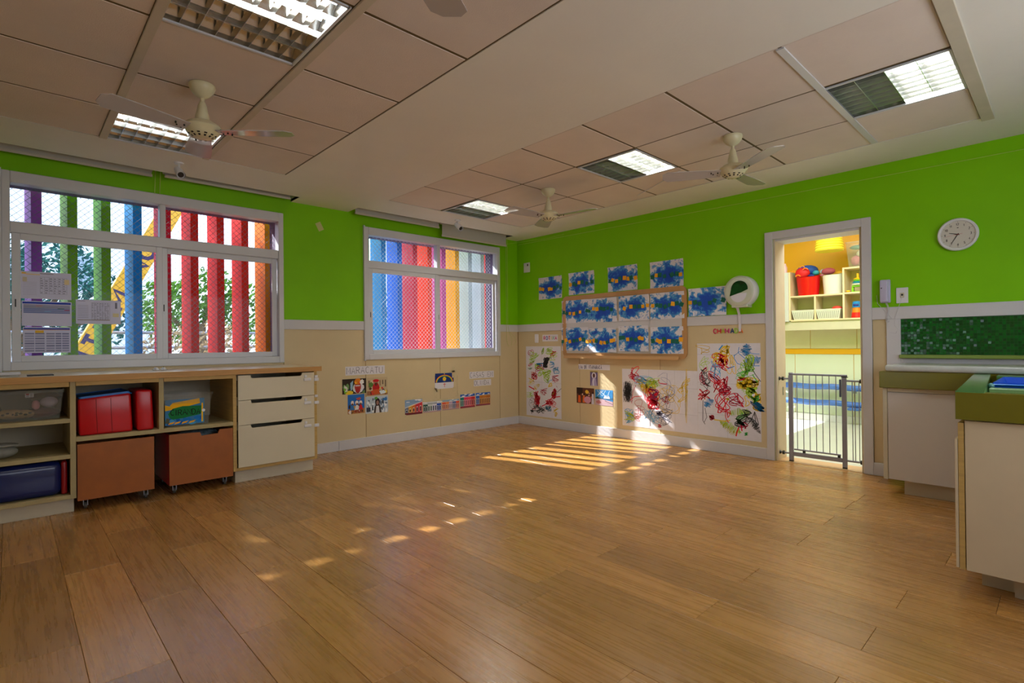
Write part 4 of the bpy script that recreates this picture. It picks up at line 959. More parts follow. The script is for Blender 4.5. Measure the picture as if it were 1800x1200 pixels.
def dr2(c, w, h):
    creases(c, w, h, (w*.38, w*.72), (h*.72, h*.3))
    for k in range(4): scrib(c, .06+.012*k, h*.6, .05, .13, 80, .004, (50, 50, 54), 8)
    scrib(c, .19, h*.84, .1, .1, 60, .007, MAR, 3); scrib(c, .17, h*.9, .07, .1, 40, .008, RED, 2); scrib(c, .33, h*.74, .13, .08, 110, .006, (190, 190, 60), 8); scrib(c, .36, h*.7, .1, .09, 110, .007, YEL, 8); scrib(c, .3, h*.82, .13, .05, 80, .005, LBL, 6); scrib(c, .42, h*.78, .1, .06, 60, .005, LIM, 5)
    c.stroke([(.11, h*.45), (.17, h*.52), (.27, h*.54)], .007, RED); c.stroke([(.13, h*.4), (.15, h*.6), (.19, h*.72)], .006, MAR)
    scrib(c, .42, h*.5, .08, .12, 130, .011, RED, 10); hatch(c, .42, h*.45, .04, .07, 34, .012, RED, 1.4); c.stroke([(.38, h*.48), (.43, h*.57), (.50, h*.63)], .016, RED); scrib(c, .37, h*.52, .10, .12, 60, .005, RED, 3); scrib(c, .44, h*.6, .08, .08, 60, .004, (60, 60, 120), 4)
    c.stroke([(.38, h*.04), (.38, h*.15), (.41, h*.3), (.46, h*.38)], .007, (50, 50, 56)); scrib(c, .62, h*.55, .14, .18, 110, .004, YEL, 4); scrib(c, .60, h*.65, .10, .16, 70, .003, (110, 130, 180), 3); scrib(c, .58, h*.5, .05, .05, 30, .007, MAR, 2); scrib(c, .57, h*.5, .12, .1, 60, .003, (90, 90, 100), 3)
    c.stroke([(.49, h*.84), (.5, h*.78), (.56, h*.77), (.6, h*.77)], .008, RED); c.stroke([(.48, h*.88), (.55, h*.95), (.6, h*.95), (.6, h*.6)], .003, (110, 120, 170)); scrib(c, .55, h*.22, .12, .10, 120, .004, (80, 84, 110), 7); scrib(c, .50, h*.27, .05, .03, 40, .007, (50, 40, 60), 4); scrib(c, .4, h*.2, .1, .09, 60, .005, LBL, 4); hatch(c, .5, h*.06, .02, .03, 20, .008, RED, 1.); hatch(c, .42, h*.17, .04, .015, 14, .007, LBL, .1)
    scrib(c, .1, h*.17, .07, .09, 80, .006, LBL, 6); scrib(c, .1, h*.17, .08, .08, 60, .007, (190, 205, 60), 4); scrib(c, .2, h*.17, .05, .05, 30, .006, (210, 120, 120), 3); scrib(c, .24, h*.32, .07, .12, 40, .004, MAR, 2); scrib(c, .8, h*.7, .08, .15, 60, .005, YEL, 4); scrib(c, .83, h*.6, .05, .3, 40, .004, YEL, 3)
def dr3(c, w, h):
    creases(c, w, h, (w*.49,), (h*.88, h*.575, h*.24))
    scrib(c, .07, h*.92, .09, .06, 30, .006, (215, 180, 70), 1.5); scrib(c, .31, h*.92, .06, .06, 50, .010, YEL, 4); c.stroke([(.24, h*.93), (.28, h*.98)], .012, BLU); c.stroke([(.17, h*.88), (.27, h*.885), (.25, h*.91)], .008, MAR)
    scrib(c, .25, h*.80, .085, .09, 70, .009, RED, 4); scrib(c, .24, h*.84, .09, .06, 60, .008, YEL, 4); scrib(c, .28, h*.81, .05, .07, 60, .010, RED, 5); scrib(c, .20, h*.72, .06, .1, 40, .006, LBL, 2.5); scrib(c, .08, h*.78, .06, .08, 60, .004, LIM, 4); scrib(c, .36, h*.8, .06, .12, 40, .006, YEL, 2); c.stroke([(.31, h*.76), (.34, h*.74), (.38, h*.75)], .012, RED); c.stroke([(.33, h*.73), (.4, h*.76)], .008, BLU)
    hatch(c, .52, h*.93, .06, .06, 46, .008, BLU, 1.4); hatch(c, .58, h*.82, .085, .05, 60, .008, BLU, .3); c.stroke([(.40, h*.88), (.40, h*.84), (.43, h*.79), (.50, h*.765), (.65, h*.77)], .006, BLU); c.stroke([(.40, h*.87), (.45, h*.91), (.62, h*.89), (.65, h*.89)], .005, BLU); c.stroke([(.45, h*.96), (.44, h*.90), (.5, h*.85), (.57, h*.79)], .006, BLU)
    scrib(c, .53, h*.76, .07, .12, 110, .007, LIM, 7); scrib(c, .51, h*.68, .1, .08, 60, .004, GRN, 4); scrib(c, .53, h*.59, .12, .06, 120, .009, YEL, 8); scrib(c, .50, h*.57, .08, .05, 60, .011, YEL, 4); c.stroke([(.43, h*.62), (.47, h*.62), (.51, h*.64), (.48, h*.62)], .012, RED); c.stroke([(.58, h*.73), (.61, h*.68), (.66, h*.61)], .006, BLK); c.stroke([(.58, h*.68), (.63, h*.6)], .009, GRN)
    scrib(c, .07, h*.64, .05, .1, 50, .007, MAR, 3); scrib(c, .19, h*.63, .07, .07, 50, .008, RED, 3); scrib(c, .09, h*.6, .06, .13, 70, .005, BLK, 5); scrib(c, .20, h*.66, .05, .08, 30, .005, LBL, 2); scrib(c, .27, h*.56, .09, .09, 60, .009, RED, 4); scrib(c, .30, h*.50, .07, .05, 50, .009, MAR, 4)
    scrib(c, .07, h*.44, .07, .06, 60, .007, RED, 4); hatch(c, .125, h*.355, .06, .05, 34, .012, BLU, .7); scrib(c, .28, h*.38, .09, .13, 60, .008, RED, 3); c.stroke([(.22, h*.26), (.24, h*.34), (.31, h*.42), (.33, h*.4), (.25, h*.26), (.22, h*.26)], .010, RED); scrib(c, .42, h*.41, .09, .07, 50, .008, MAR, 3); c.stroke([(.39, h*.48), (.45, h*.40), (.49, h*.34)], .009, RED); scrib(c, .33, h*.41, .03, .01, 24, .010, YEL, 2)
    scrib(c, .57, h*.50, .06, .06, 60, .012, LIM, 5); hatch(c, .53, h*.47, .09, .02, 26, .012, LIM, -.8); scrib(c, .62, h*.40, .04, .09, 90, .010, YEL, 6); hatch(c, .63, h*.36, .035, .09, 40, .009, BLU, 1.); scrib(c, .6, h*.43, .04, .04, 40, .009, GRN, 4); scrib(c, .52, h*.40, .03, .06, 20, .008, YEL, 1)
    hatch(c, .155, h*.20, .03, .035, 34, .010, RED, 1.1); c.stroke([(.06, h*.38), (.055, h*.16), (.08, h*.12)], .006, BLK); c.stroke([(.08, h*.3), (.1, h*.2), (.07, h*.14)], .005, BLK); hatch(c, .45, h*.28, .11, .05, 60, .011, LIM, .1); hatch(c, .47, h*.24, .07, .04, 40, .011, GRN, .5); scrib(c, .48, h*.22, .09, .1, 60, .008, BLK, 4); hatch(c, .60, h*.16, .085, .035, 60, .010, BLK, -1.0); scrib(c, .58, h*.22, .08, .08, 40, .007, BLK, 2)
    hatch(c, .35, h*.12, .12, .055, 60, .011, LIM, -.4); hatch(c, .33, h*.10, .1, .045, 40, .010, (212, 200, 40), -.6); c.stroke([(.18, h*.18), (.3, h*.175), (.35, h*.19)], .010, YEL); scrib(c, .33, h*.24, .03, .08, 30, .007, RED, 1.3); c.stroke([(.44, h*.13), (.42, h*.08), (.41, h*.03)], .012, RED); hatch(c, .51, h*.065, .022, .022, 20, .010, (40, 190, 60)); c.stroke([(.46, h*.15), (.47, h*.09)], .012, RED); scrib(c, .49, h*.15, .04, .03, 30, .009, MAR, 3); hatch(c, .45, h*.18, .02, .06, 22, .012, (20, 60, 20), 1.)
drawing(5.355, .136, .66, .975, dr1, 'tall crayon drawing nearest the room corner')
drawing(3.723, .160, .962, .677, dr2, 'wide low crayon drawing with a black scribble at left, in the sunlight')
drawing(2.760, .160, .66, .972, dr3, 'tall crayon drawing beside the doorway, dense with red loops')
# Lia panel
def photo_r(y, z, w, h, draw, label, off=.007, name='photo_print', cat='picture'):
    cv = on_right(y, z, off); s = sheet(name, cv, w, h, paper, label, cat, None, curl=0., nx=2, ny=2); cv.k = 4; draw(cv, w, h); cv.build('picture', s); return s
def d_lt(c, w, h): c.text('LIA DE ITAMARACÁ', w*.015, h*.16, h*.62, .0060, (30, 34, 90), cw=.40, gap=.19, jit=.06)
photo_r(4.395, .812, .495, .066, d_lt, 'paper strip reading LIA DE ITAMARACA with sunlight across it', name='title_strip', cat='sign')
def d_l1(c, w, h):
    c.rect(0, 0, w, h, (110, 96, 140)); c.disc(w*.5, h*.70, .036, (220, 216, 226), ry=.042); c.disc(w*.5, h*.70, .018, (90, 56, 50), ry=.028); c.poly([(w*.12, 0), (w*.9, 0), (w*.75, h*.5), (w*.5, h*.58), (w*.28, h*.5)], (170, 160, 200)); c.stroke([(w*.45, 0), (w*.4, h*.3), (w*.5, h*.5)], .016, (225, 222, 235)); c.rect(0, h*.93, w, h, (160, 140, 60))
def d_l2(c, w, h):
    c.rect(0, 0, w, h, (96, 56, 40)); c.rect(0, h*.6, w*.35, h, (50, 34, 28)); crowd(c, w, h*1.3, 20, [(190, 120, 70), (70, 40, 30), (210, 170, 150)])
    for x, cc in ((.045, (222, 100, 40)), (.12, (220, 110, 50))): c.poly([(x-.022, .01), (x+.022, .01), (x+.015, .10), (x-.015, .10)], cc); c.disc(x, .115, .013, (50, 30, 24))
    c.disc(.17, .15, .03, (235, 190, 60), ry=.024, jit=.1); c.disc(.17, .10, .02, (80, 46, 34)); c.disc(.18, .05, .055, (205, 150, 175), ry=.045, jit=.1); c.poly([(.24, 0), (.285, 0), (.275, .13), (.25, .13)], (205, 205, 225)); c.disc(.262, .14, .013, (60, 40, 34))
def d_l3(c, w, h):
    c.rect(0, 0, w, h, (60, 140, 205)); c.rect(0, h*.38, w, h*.5, (60, 110, 150)); c.poly([(0, 0), (w, 0), (w, h*.28), (w*.4, h*.4), (0, h*.42)], (200, 170, 180))
    for i in range(6): x = rnd.uniform(.02, w-.06); c.poly([(x, h*.45), (x+.03, h*.45), (x+.02, h*rnd.uniform(.6, .72))], (228, 232, 240))
    for i in range(6): c.stroke([(rnd.uniform(0, w), h*.95), (rnd.uniform(0, w), h*.6)], .008, (190, 215, 235))
    c.poly([(0, h*.42), (.03, h*.55), (.07, h*.42)], (40, 70, 50)); c.stroke([(w*.55, h*.32), (w, h*.1)], .005, (70, 60, 60)); c.disc(.05, h*.2, .04, (190, 120, 120), ry=.02, jit=.3)
photo_r(4.207, .610, .119, .184, d_l1, 'small portrait of a woman in a white headscarf below the LIA strip')
photo_r(4.431, .377, .286, .199, d_l2, 'photo of dancers in orange and pink skirts, left of the pair in sunlight')
photo_r(4.130, .372, .270, .195, d_l3, 'photo of a beach with white sails, right of the pair in sunlight')
# ROTINA strip, letters CHAMADA
def d_rot(c, w, h): c.text('ROTINA', w*.09, h*.25, .046, .010, None, cw=.62, gap=.34, colors=[(206, 30, 120), (40, 90, 180), (220, 60, 40), (220, 200, 60), (20, 150, 110), (210, 40, 130)])
photo_r(5.03, 1.178, .285, .092, d_rot, 'clear strip with coloured letters ROTINA near the room corner', name='title_strip', cat='sign')
mats_l = [((206, 20, 90), 'C'), ((205, 40, 50), 'H'), ((190, 205, 60), 'A'), ((214, 20, 130), 'M'), ((20, 60, 120), 'A'), ((160, 205, 80), 'D'), ((240, 120, 40), 'A')]
for i, (cc, ch) in enumerate(mats_l):
    y = (2.575, 2.531, 2.488, 2.449, 2.392, 2.350, 2.304)[i]; mb = MB()
    for stx in FONT[ch]:
        pts = [(XC-.011, y-a*.034*(1.1 if ch == 'M' else 1), 1.236+b*.046) for a, b in stx]
        mb.tube(pts, .0055, 6)
    obj('letter', mb, mat('letter_%d_%d_%d' % cc, cc, .5), label='cut-out letter %s in the word CHAMADA, %s' % (ch, ('crimson first letter', 'red second letter', 'pale lime third letter', 'magenta fourth letter', 'navy fifth letter', 'light green sixth letter', 'orange last letter')[i]), cat='letter')
obj('light_switch', MB().box(XC-.010, XC, 5.262, 5.382, 2.163, 2.300, bev=.003), whitep, label='white wall plate high on green wall near the corner', cat='switch plate')
obj('rocker', MB().box(XC-.013, XC-.0098, 5.29, 5.31, 2.25, 2.28, bev=.001), black, bpy.data.objects['light_switch'])
obj('card_holder', MB().box(XC-.022, XC-.006, 5.10, 5.168, 1.160, 1.280, bev=.004), whitep, label='small white upright box between corner and ROTINA strip', cat='box')
# round dispenser
t = empty('tissue_dispenser', (XC, 2.26, 1.49), 'round white tissue dispenser beside the doorway with tissue hanging out', 'dispenser')
ax = (-1, 0, 0); C0 = (XC, 2.258, 1.645)
obj('back_shell', MB().lathe([(.0, .001), (.150, .001), (.158, .02), (.156, .10), (.146, .118), (.146, .118)], C0, 40, ax), whitep, t, smooth=True)
dsp = mat('milky_plastic', (200, 206, 186), .2)
obj('front_cover', MB().lathe([(.147, .116), (.138, .126), (.115, .130), (.0, .131)], C0, 40, ax), dsp, t, smooth=True)
gd = mat('smoked_green_window', (14, 70, 30), .08, var=.5, scale=12, coat=.5)
pts = [(C0[1]+.012+.082*math.cos(a), C0[2]+.025+.078*math.sin(a)) for a in [PI*k/16-.15 for k in range(17)]]+[(C0[1]-.085, C0[2]-.045), (C0[1]+.03, C0[2]-.012)]
pts = [(2*(C0[1]+.0)-a, b) for a, b in pts]
obj('view_window', MB().prism([(a, b) for a, b in pts], C0[0]-.134, C0[0]-.1325, axis=0), gd, t)
pts2 = [(C0[1]+.082*math.cos(a), C0[2]-.02+.088*math.sin(a)) for a in [PI+PI*k/14 for k in range(15)]]
obj('inner_roll', MB().prism(pts2, C0[0]-.1322, C0[0]-.1315, axis=0), mat('tissue_white', (216, 214, 222), .9), t)
obj('mouth_block', MB().box(XC-.115, XC, 2.178, 2.336, 1.487, 1.53, bev=.005), dsp, t)
obj('tissue_strip', MB().prism([(XC-.10, 1.487), (XC-.075, 1.487), (XC-.03, 1.40), (XC-.026, 1.32), (XC-.03, 1.25), (XC-.033, 1.25), (XC-.031, 1.32), (XC-.036, 1.41), (XC-.082, 1.48)], 2.278, 2.302, axis=1), mat('tissue_white', (216, 214, 222), .9), t)
# clock
t = empty('wall_clock', (XC, .597, 1.835), 'round white wall clock on the green wall right of the doorway', 'clock')
K0 = (XC, .597, 1.960)
obj('rim', MB().lathe([(.0, .001), (.120, .001), (.125, .008), (.125, .030), (.118, .038), (.108, .036), (.104, .024)], K0, 48, ax), whitep, t, smooth=True)
fc = obj('face', MB().cyl((XC-.018, .597, 1.96), (XC-.024, .597, 1.96), .1045, seg=48), mat('clock_face', (206, 202, 190), .5), t)
cv = Canvas((XC-.024, .597, 1.96), (0, -1, 0), (0, 0, 1), (-1, 0, 0))
for n in range(1, 13):
    a = PI/2-n*PI/6; s_ = str(n); hh = .0165; w_ = .0095*len(s_)+.002*(len(s_)-1)
    cv.text(s_, .078*math.cos(a)-w_/2*.9, .078*math.sin(a)-hh/2, hh, .0028, (30, 28, 26), cw=.55, gap=.15)
    cv.disc(.0965*math.cos(a), .0965*math.sin(a), .0022, (30, 28, 26), n=6)
cv.disc(0, .052, .006, (30, 28, 26), ry=.003); cv.build('numerals', t)
def hand(ang, L, w, tail, m, k, nm):
    mb = MB(); dx, dz_ = math.sin(ang), math.cos(ang); X = XC-.0262-.0012*k
    def q(l, s): return (X, .597-(dx*l+dz_*s), 1.96+dz_*l-dx*s)
    a = [q(-tail, -w), q(L, -w*.6), q(L, w*.6), q(-tail, w)]; b = [(p[0]-.0009, p[1], p[2]) for p in a]
    mb._new(a+b, [(0, 1, 2, 3), (7, 6, 5, 4), (0, 4, 5, 1), (1, 5, 6, 2), (2, 6, 7, 3), (3, 7, 4, 0)]); obj(nm, mb, m, t)
hand(R_(9.58*30), .055, .0032, .01, black, 0, 'hour_hand'); hand(R_(35*6), .078, .0026, .01, black, 1, 'minute_hand'); hand(R_(262), .085, .0008, .028, mat('clock_red', (190, 60, 60), .4), 2, 'second_hand')
# intercom & outlet
t = empty('intercom', (XC, 1.07, 1.457), 'white intercom handset with coiled cord right of the doorway', 'intercom')
obj('cradle', MB().box(XC-.028, XC, 1.035, 1.107, 1.46, 1.655, bev=.008, seg=3), mat('lilac_plastic', (190, 186, 214), .35), t, smooth=True)
obj('handset', MB().box(XC-.058, XC-.028, 1.046, 1.104, 1.466, 1.652, bev=.012, seg=3), mat('lilac_plastic', (190, 186, 214), .35), t, smooth=True)
obj('button', MB().cyl((XC-.058, 1.09, 1.582), (XC-.0595, 1.09, 1.582), .005, seg=10), black, t)
pts = []
for i in range(260):
    a = i*.62; u_ = i/260; path = (XC-.03-.006*math.sin(u_*9), 1.062-.01*math.sin(u_*7)-.012*u_, 1.458-.20*u_+(.0 if u_ < .8 else (u_-.8)*.25)); pts.append((path[0]+.0065*math.cos(a), path[1]+.0065*math.sin(a)+.02*max(0, u_-.75), path[2]))
obj('coil_cord', MB().tube(pts, .0017, 5), mat('cord_white', (205, 203, 208), .4), t, smooth=True)
obj('wire', MB().tube([(XC-.004, 1.135, 1.53), (XC-.004, 1.13, 1.46), (XC-.024, 1.09, 1.41), (XC-.026, 1.05, 1.36), (XC-.024, 1.015, 1.31), (XC-.012, 1.02, 1.24), (XC-.012, 1.06, 1.2), (XC-.012, 1.075, 1.17)], .0018, 5), mat('cord_white', (205, 203, 208), .4), t, smooth=True)
t = empty('power_outlet', (XC, .958, 1.452), 'white outlet plate with a thin wire, between intercom and clock', 'outlet')
obj('plate', MB().box(XC-.008, XC, .917, .998, 1.452, 1.580, bev=.002), whitep, t)
obj('socket', MB().box(XC-.012, XC-.007, .943, .972, 1.497, 1.537, bev=.003), offw, t); obj('socket_hole', MB().cyl((XC-.012, .957, 1.52), (XC-.0128, .957, 1.52), .008, seg=12), black, t)
obj('wire', MB().tube([(XC-.013, .957, 1.51), (XC-.02, .965, 1.47), (XC-.026, .985, 1.40), (XC-.026, 1.005, 1.34), (XC-.026, 1.01, 1.27), (XC-.026, .985, 1.235), (XC-.026, 1.0, 1.205), (XC-.026, 1.045, 1.21)], .0018, 5), mat('cord_white', (205, 203, 208), .4), t, smooth=True)

# ================================================================== SAFETY GATE
XG = 5.42; gm = mat('gate_grey', (146, 148, 160), .4); gk = mat('gate_black', (26, 34, 30), .5)
t = empty('safety_gate', (XG, 1.607, .004), 'grey metal baby gate closing the doorway', 'gate')
obj('post', MB().box(XG-.013, XG+.013, 1.832, 1.871, .012, .822, bev=.005, seg=2), gm, t)
obj('post', MB().box(XG-.013, XG+.013, 1.386, 1.423, .012, .816, bev=.005, seg=2), gm, t)
obj('post_foot', MB().box(XG-.012, XG+.012, 1.833, 1.870, .0045, .012), gk, t); obj('post_foot', MB().box(XG-.012, XG+.012, 1.387, 1.422, .0045, .012), gk, t)
obj('threshold_bar', MB().box(XG-.012, XG+.012, 1.423, 1.832, .056, .094, bev=.004), gm, t)
lf = obj('gate_leaf', MB().box(XG-.010, XG+.010, 1.380, 1.850, .824, .842, bev=.004).cyl((XG, 1.826, .119), (XG, 1.437, .119), .008, seg=12), gm, t)
for i in range(7): obj('bar', MB().cyl((XG, 1.797-i*.0545, .119), (XG, 1.797-i*.0545, .826), .0036, seg=10), gm, t, smooth=True)
obj('hinge_cap', MB().box(XG-.014, XG+.014, 1.832, 1.868, .822, .848, bev=.005), gm, t)
obj('lock', MB().box(XG-.012, XG+.012, 1.428, 1.442, .64, .80, bev=.004), mat('gate_blue_grey', (96, 104, 128), .4), t)
obj('lock', MB().box(XG-.014, XG+.014, 1.376, 1.424, .817, .824), gk, t)
for y in (1.74, 1.45): obj('stop_block', MB().box(XG-.01, XG+.01, y-.010, y+.010, .094, .116), gk, t)
for z in (.788, .076):
    obj('side_arm', MB().cyl((XG, 1.871, z), (XG, 1.914, z), .008, seg=10), gm, t); obj('side_arm', MB().cyl((XG, 1.386, z), (XG, 1.283, z), .009, seg=10), gm, t)
    for (ya, yb, yc, yd) in ((1.914, 1.930, 1.944, 1.955), (1.283, 1.268, 1.262, 1.259)):
        o = obj('tension_screw', MB().cyl((XG, ya, z), (XG, yd, z), .0035, seg=8), steel, t)
        obj('knob', MB().cyl((XG, ya, z), (XG, yb, z), .019, seg=16), gk, o)
    obj('knob', MB().cyl((XG, 1.942, z), (XG, 1.955, z), .012, .019, 16), gk, t)
for y in (1.342, 1.322, 1.290): obj('bar', MB().cyl((XG, y, .076), (XG, y, .788), .0036, seg=10), gm, t, smooth=True)
# ================================================================== CHANGING COUNTERS
ZT = .915
t = empty('base_cabinet', (5.08, -.1, 0), 'cream base cabinet under the far green counter, beside the doorway', 'cabinet')
obj('body', MB().box(4.80, XC-.004, Y0+.03, .985, .113, .79), cabw, t)
obj('door', MB().box(4.782, 4.799, .36, .955, .110, .760, bev=.002), mat('greyish_laminate', (206, 198, 190), .4), t)
obj('door', MB().box(4.782, 4.799, -.25, .355, .110, .760, bev=.002), mat('greyish_laminate', (206, 198, 190), .4), t)
obj('side_stile', MB().box(4.780, 4.80, .957, .985, .106, .79, bev=.002), offw, t)
obj('top_rail', MB().box(4.785, 4.80, Y0, .956, .763, .79, bev=.001), cabw, t)
obj('plinth', MB().box(4.84, XC-.01, Y0, .868, 0, .113), offw, t)
ct = empty('stone_counter', (5.05, -.1, .79), 'olive green stone counter along the door wall', 'countertop')
obj('slab', MB().box(4.75, XC-.012, Y0+.01, 1.0, .792, ZT, bev=.004, seg=2), olive, ct)
obj('backsplash_sill', MB().box(XC-.075, XC-.012, Y0+.01, .972, 1.0, 1.028, bev=.003), mat('light_olive_sill', (128, 150, 66), .3), ct)
fr_ = slab('trim_5', (XC-.026, XC, .968, 1.066, ZT, 1.323), lab='white frame board at the left of the green tiles')
slab('trim_6', (XC-.026, XC, Y0, .968, ZT, .999), lab='pale strip of wall below the green tiles')
mb = MB().box(4.735, 5.27, Y0, .962, ZT+.001, .962, bev=.018, seg=4)
for v in mb.bm.verts:
    if v.co.z > .93: v.co.z += .003*math.sin(v.co.y*9)+.002*math.sin(v.co.x*31)
t = obj('changing_mat', mb, mat('silvery_vinyl', (184, 188, 184), .24, var=.12, scale=9, bump=.5, bscale=9), smooth=True, label='padded silvery changing mat on the far green counter', cat='changing mat')
# mosaic tiles
tt = empty('tile_panel', (XC, -.1, 1.028), 'green glass mosaic panel between counter and white rail', 'tiles')
obj('grout', MB().box(XC-.012, XC-.0005, Y0, .968, 1.028, 1.322), mat('dark_green_grout', (24, 84, 34), .5), tt)
tm = [mat('glass_tile_%d' % i, c, .12) for i, c in enumerate(((8, 86, 24), (12, 104, 30), (6, 72, 20)))]
mbs = [MB(), MB(), MB()]; s = .0205
ny = int((.966-Y0)/s); nz = int(.292/s)
for i in range(ny):
    for j in range(nz):
        y = .966-(i+.5)*s; z = 1.030+(j+.5)*s; a, b = rnd.gauss(0, .03), rnd.gauss(0, .03); h = s*.44
        q = [(XC-.0145+a*dy+b*dz2, y+dy, z+dz2) for dy, dz2 in ((-h, -h), (h, -h), (h, h), (-h, h))]
        m_ = mbs[rnd.randrange(3)]; base_ = [(XC-.011, p[1], p[2]) for p in q]
        m_._new(q+base_, [(0, 1, 2, 3), (0, 4, 5, 1), (1, 5, 6, 2), (2, 6, 7, 3), (3, 7, 4, 0)])
for m_, tq in zip(mbs, tm): obj('mosaic_tiles', m_, tq, tt, kind='stuff')
# near counter (peninsula)
t = empty('base_cabinet', (3.9, -.4, 0), 'cream cabinet of the near counter at the right edge', 'cabinet')
obj('body', MB().box(3.115, 4.72, Y0+.03, .333, .122, .792), cabw, t)
obj('front_panel', MB().box(3.098, 3.1145, -.5, .333, .118, .786, bev=.001), mat('cream_front_laminate', (208, 190, 156), .42, var=.03), t)
obj('front_panel', MB().box(3.098, 3.1145, Y0+.03, -.505, .118, .786, bev=.001), mat('cream_front_laminate', (208, 190, 156), .42, var=.03), t)
obj('side_panel', MB().box(3.100, 4.72, .336, .357, .118, .775, bev=.001), edge, t)
obj('side_door', MB().box(3.099, 4.6, .3585, .369, .122, .70, bev=.001), mat('cream_front_laminate', (208, 190, 156), .42, var=.03), t)
obj('plinth', MB().box(3.236, 4.72, Y0+.03, .185, 0, .122), offw, t)
obj('plinth', MB().box(3.3, 4.72, .185, .30, 0, .122), offw, t)
ct = empty('stone_counter', (3.9, -.3, .79), 'green stone counter with a bathing basin at the right edge', 'countertop')
obj('side_rim', MB().prism([(3.078, .362), (4.742, .455), (4.742, .372), (3.12, .268), (3.078, .268)], .792, ZT, axis=2), olived, ct)
obj('front_rim', MB().box(3.078, 3.135, Y0+.03, .265, .792, ZT-.0005, bev=.002), olive, ct)
obj('front_face', MB().box(3.0745, 3.0785, Y0+.03, .361, .7925, ZT-.002), olive, ct)
obj('rear_rim', MB().box(4.55, 4.742, Y0+.03, .33, .792, ZT-.001), olived, ct)
obj('basin_floor', MB().box(3.135, 4.55, Y0+.03, .33, .792, .815), olive, ct)
obj('ledge', MB().box(3.70, 3.78, Y0+.03, .300, .815, .893, bev=.004), mat('light_green_stone', (116, 150, 96), .3), ct)
bb = tapered(3.90, 4.54, -.62, .300, .816, .910, .03, .006)
t = obj('baby_bath', bb, mat('bright_blue_plastic', (10, 80, 200), .3), label='bright blue tub set into the near green counter', cat='tub')
obj('rim', MB().box(3.888, 3.908, -.63, .308, .896, .905, bev=.003), mat('light_blue_rim', (20, 120, 215), .3), t)
obj('tap_fitting', MB().cyl((3.84, .302, .817), (3.84, .302, .90), .012, seg=12).sphere((3.81, .298, .90), .014), mat('verdigris_brass', (90, 140, 140), .4, .3), label='small greenish fitting between basin rim and blue tub', cat='fitting', smooth=True)

# ================================================================== NEXT ROOM
R2X, R2Y0, R2Y1, R2H = 8.42, -.4, 4.3, 3.0
mustard = mat('mustard_wall_paint', (226, 164, 20), .5); r2b = mat('pale_beige_panel', (214, 204, 172), .5, var=.03); r2w = mat('pale_green_white_panel', (206, 212, 192), .5)
struct('floor', (5.594, R2X, R2Y0, R2Y1, -.1, 0), mat('pale_vinyl_floor', (200, 204, 192), .3, var=.05, scale=4), label='pale floor of the next room').name = 'floor_next_room'
w = struct('wall_far', (R2X, R2X+.15, R2Y0, R2Y1, -.1, R2H), mustard, label='mustard wall of the next room with pale panels below')
for a, b in ((-.4, .8), (.8, 2.02), (2.02, 2.60), (2.60, 3.8)): obj('wall_panel', MB().box(R2X-.008, R2X, a+.003, b-.003, 1.035, 1.43, bev=.002), r2b, w)
for a, b in ((-.4, .9), (.9, 2.06), (2.06, 2.81), (2.81, 4.2)): obj('wall_panel', MB().box(R2X-.008, R2X, a+.003, b-.003, .10, .955, bev=.002), r2w, w)
obj('yellow_band', MB().box(R2X-.014, R2X, R2Y0, R2Y1, .957, 1.033, bev=.002), mustard, w)
obj('skirting', MB().box(R2X-.02, R2X, R2Y0, R2Y1, 0, .10, bev=.002), white, w)
wall_with_holes('wall_side', 5.594, R2X+.15, [(6.3, 8.2, .95, 1.6)], -.1, R2H, R2Y1, R2Y1+.15, 0, mustard)['label'] = 'left wall of the next room with a window opening'
struct('wall_side', (5.594, R2X+.15, R2Y0-.15, R2Y0, -.1, R2H), mustard, label='right wall of the next room')
struct('ceiling', (5.594, R2X+.15, R2Y0-.15, R2Y1+.15, R2H, R2H+.1), ceilm, label='ceiling of the next room').name = 'ceiling_next_room'
struct('wall_side', (5.594, 5.62, R2Y0, R2Y1, 2.82, R2H), mustard, label='strip of wall above the doorway wall in the next room')
area('room_lamp', (6.5, 1.6, 2.95), (0, 0, -1), 1.4, 2.4, ROOM2_P, (1.0, .98, .94))  # unseen fill light added to brighten the next room
# shelf unit
XS = 8.05; birch = mat('birch_board', (222, 204, 166), .5, var=.05); XF = 8.40
XS = 8.1
def sy2(y, X=XS): return y*X/8.3       # the depth the cells were measured at
u = empty('shelf_unit', (8.25, 2.33, 1.41), 'birch wall shelf with cells of toys in the next room', 'shelf')
def sz(z, X=XS): return 1.15+(z-1.15)*X/8.3
Ls = sy2(2.845); D1 = sy2(2.50); D2 = sy2(2.155); Rr = 1.2
z0, zm, zu = sz(1.443), sz(1.790), sz(2.135); th = .022
obj('side_panel', MB().box(XS, XF, Ls-.02, Ls, z0, sz(2.155)), birch, u)
obj('shelf', MB().box(XS, XF, Rr, Ls-.02, z0-th/2, z0+th/2, bev=.002), birch, u)
obj('shelf', MB().box(XS, XF, D2, Ls-.02, zm-th/2, zm+th/2, bev=.002), birch, u)
obj('shelf', MB().box(XS, XF, Rr, D2-th, zm-th/2+.004, zm+th/2+.004, bev=.002), birch, u)
obj('shelf', MB().box(XS, XF, Rr, D2-th, zu-th/2, zu+th/2, bev=.002), birch, u)
obj('divider', MB().box(XS, XF, D1-th/2, D1+th/2, z0+th/2, zm-th/2), birch, u)
obj('divider', MB().box(XS, XF, D2-th, D2, z0+th/2, zu+th/2), birch, u)
obj('divider', MB().box(XS, XF, 1.55, 1.55+th, z0+th/2, zu-th/2), birch, u)
obj('back_panel', MB().box(XF, XF+.01, Rr, Ls-.02, z0, zm), birch, u); obj('back_panel', MB().box(XF, XF+.01, Rr, D2, zm, zu), birch, u)
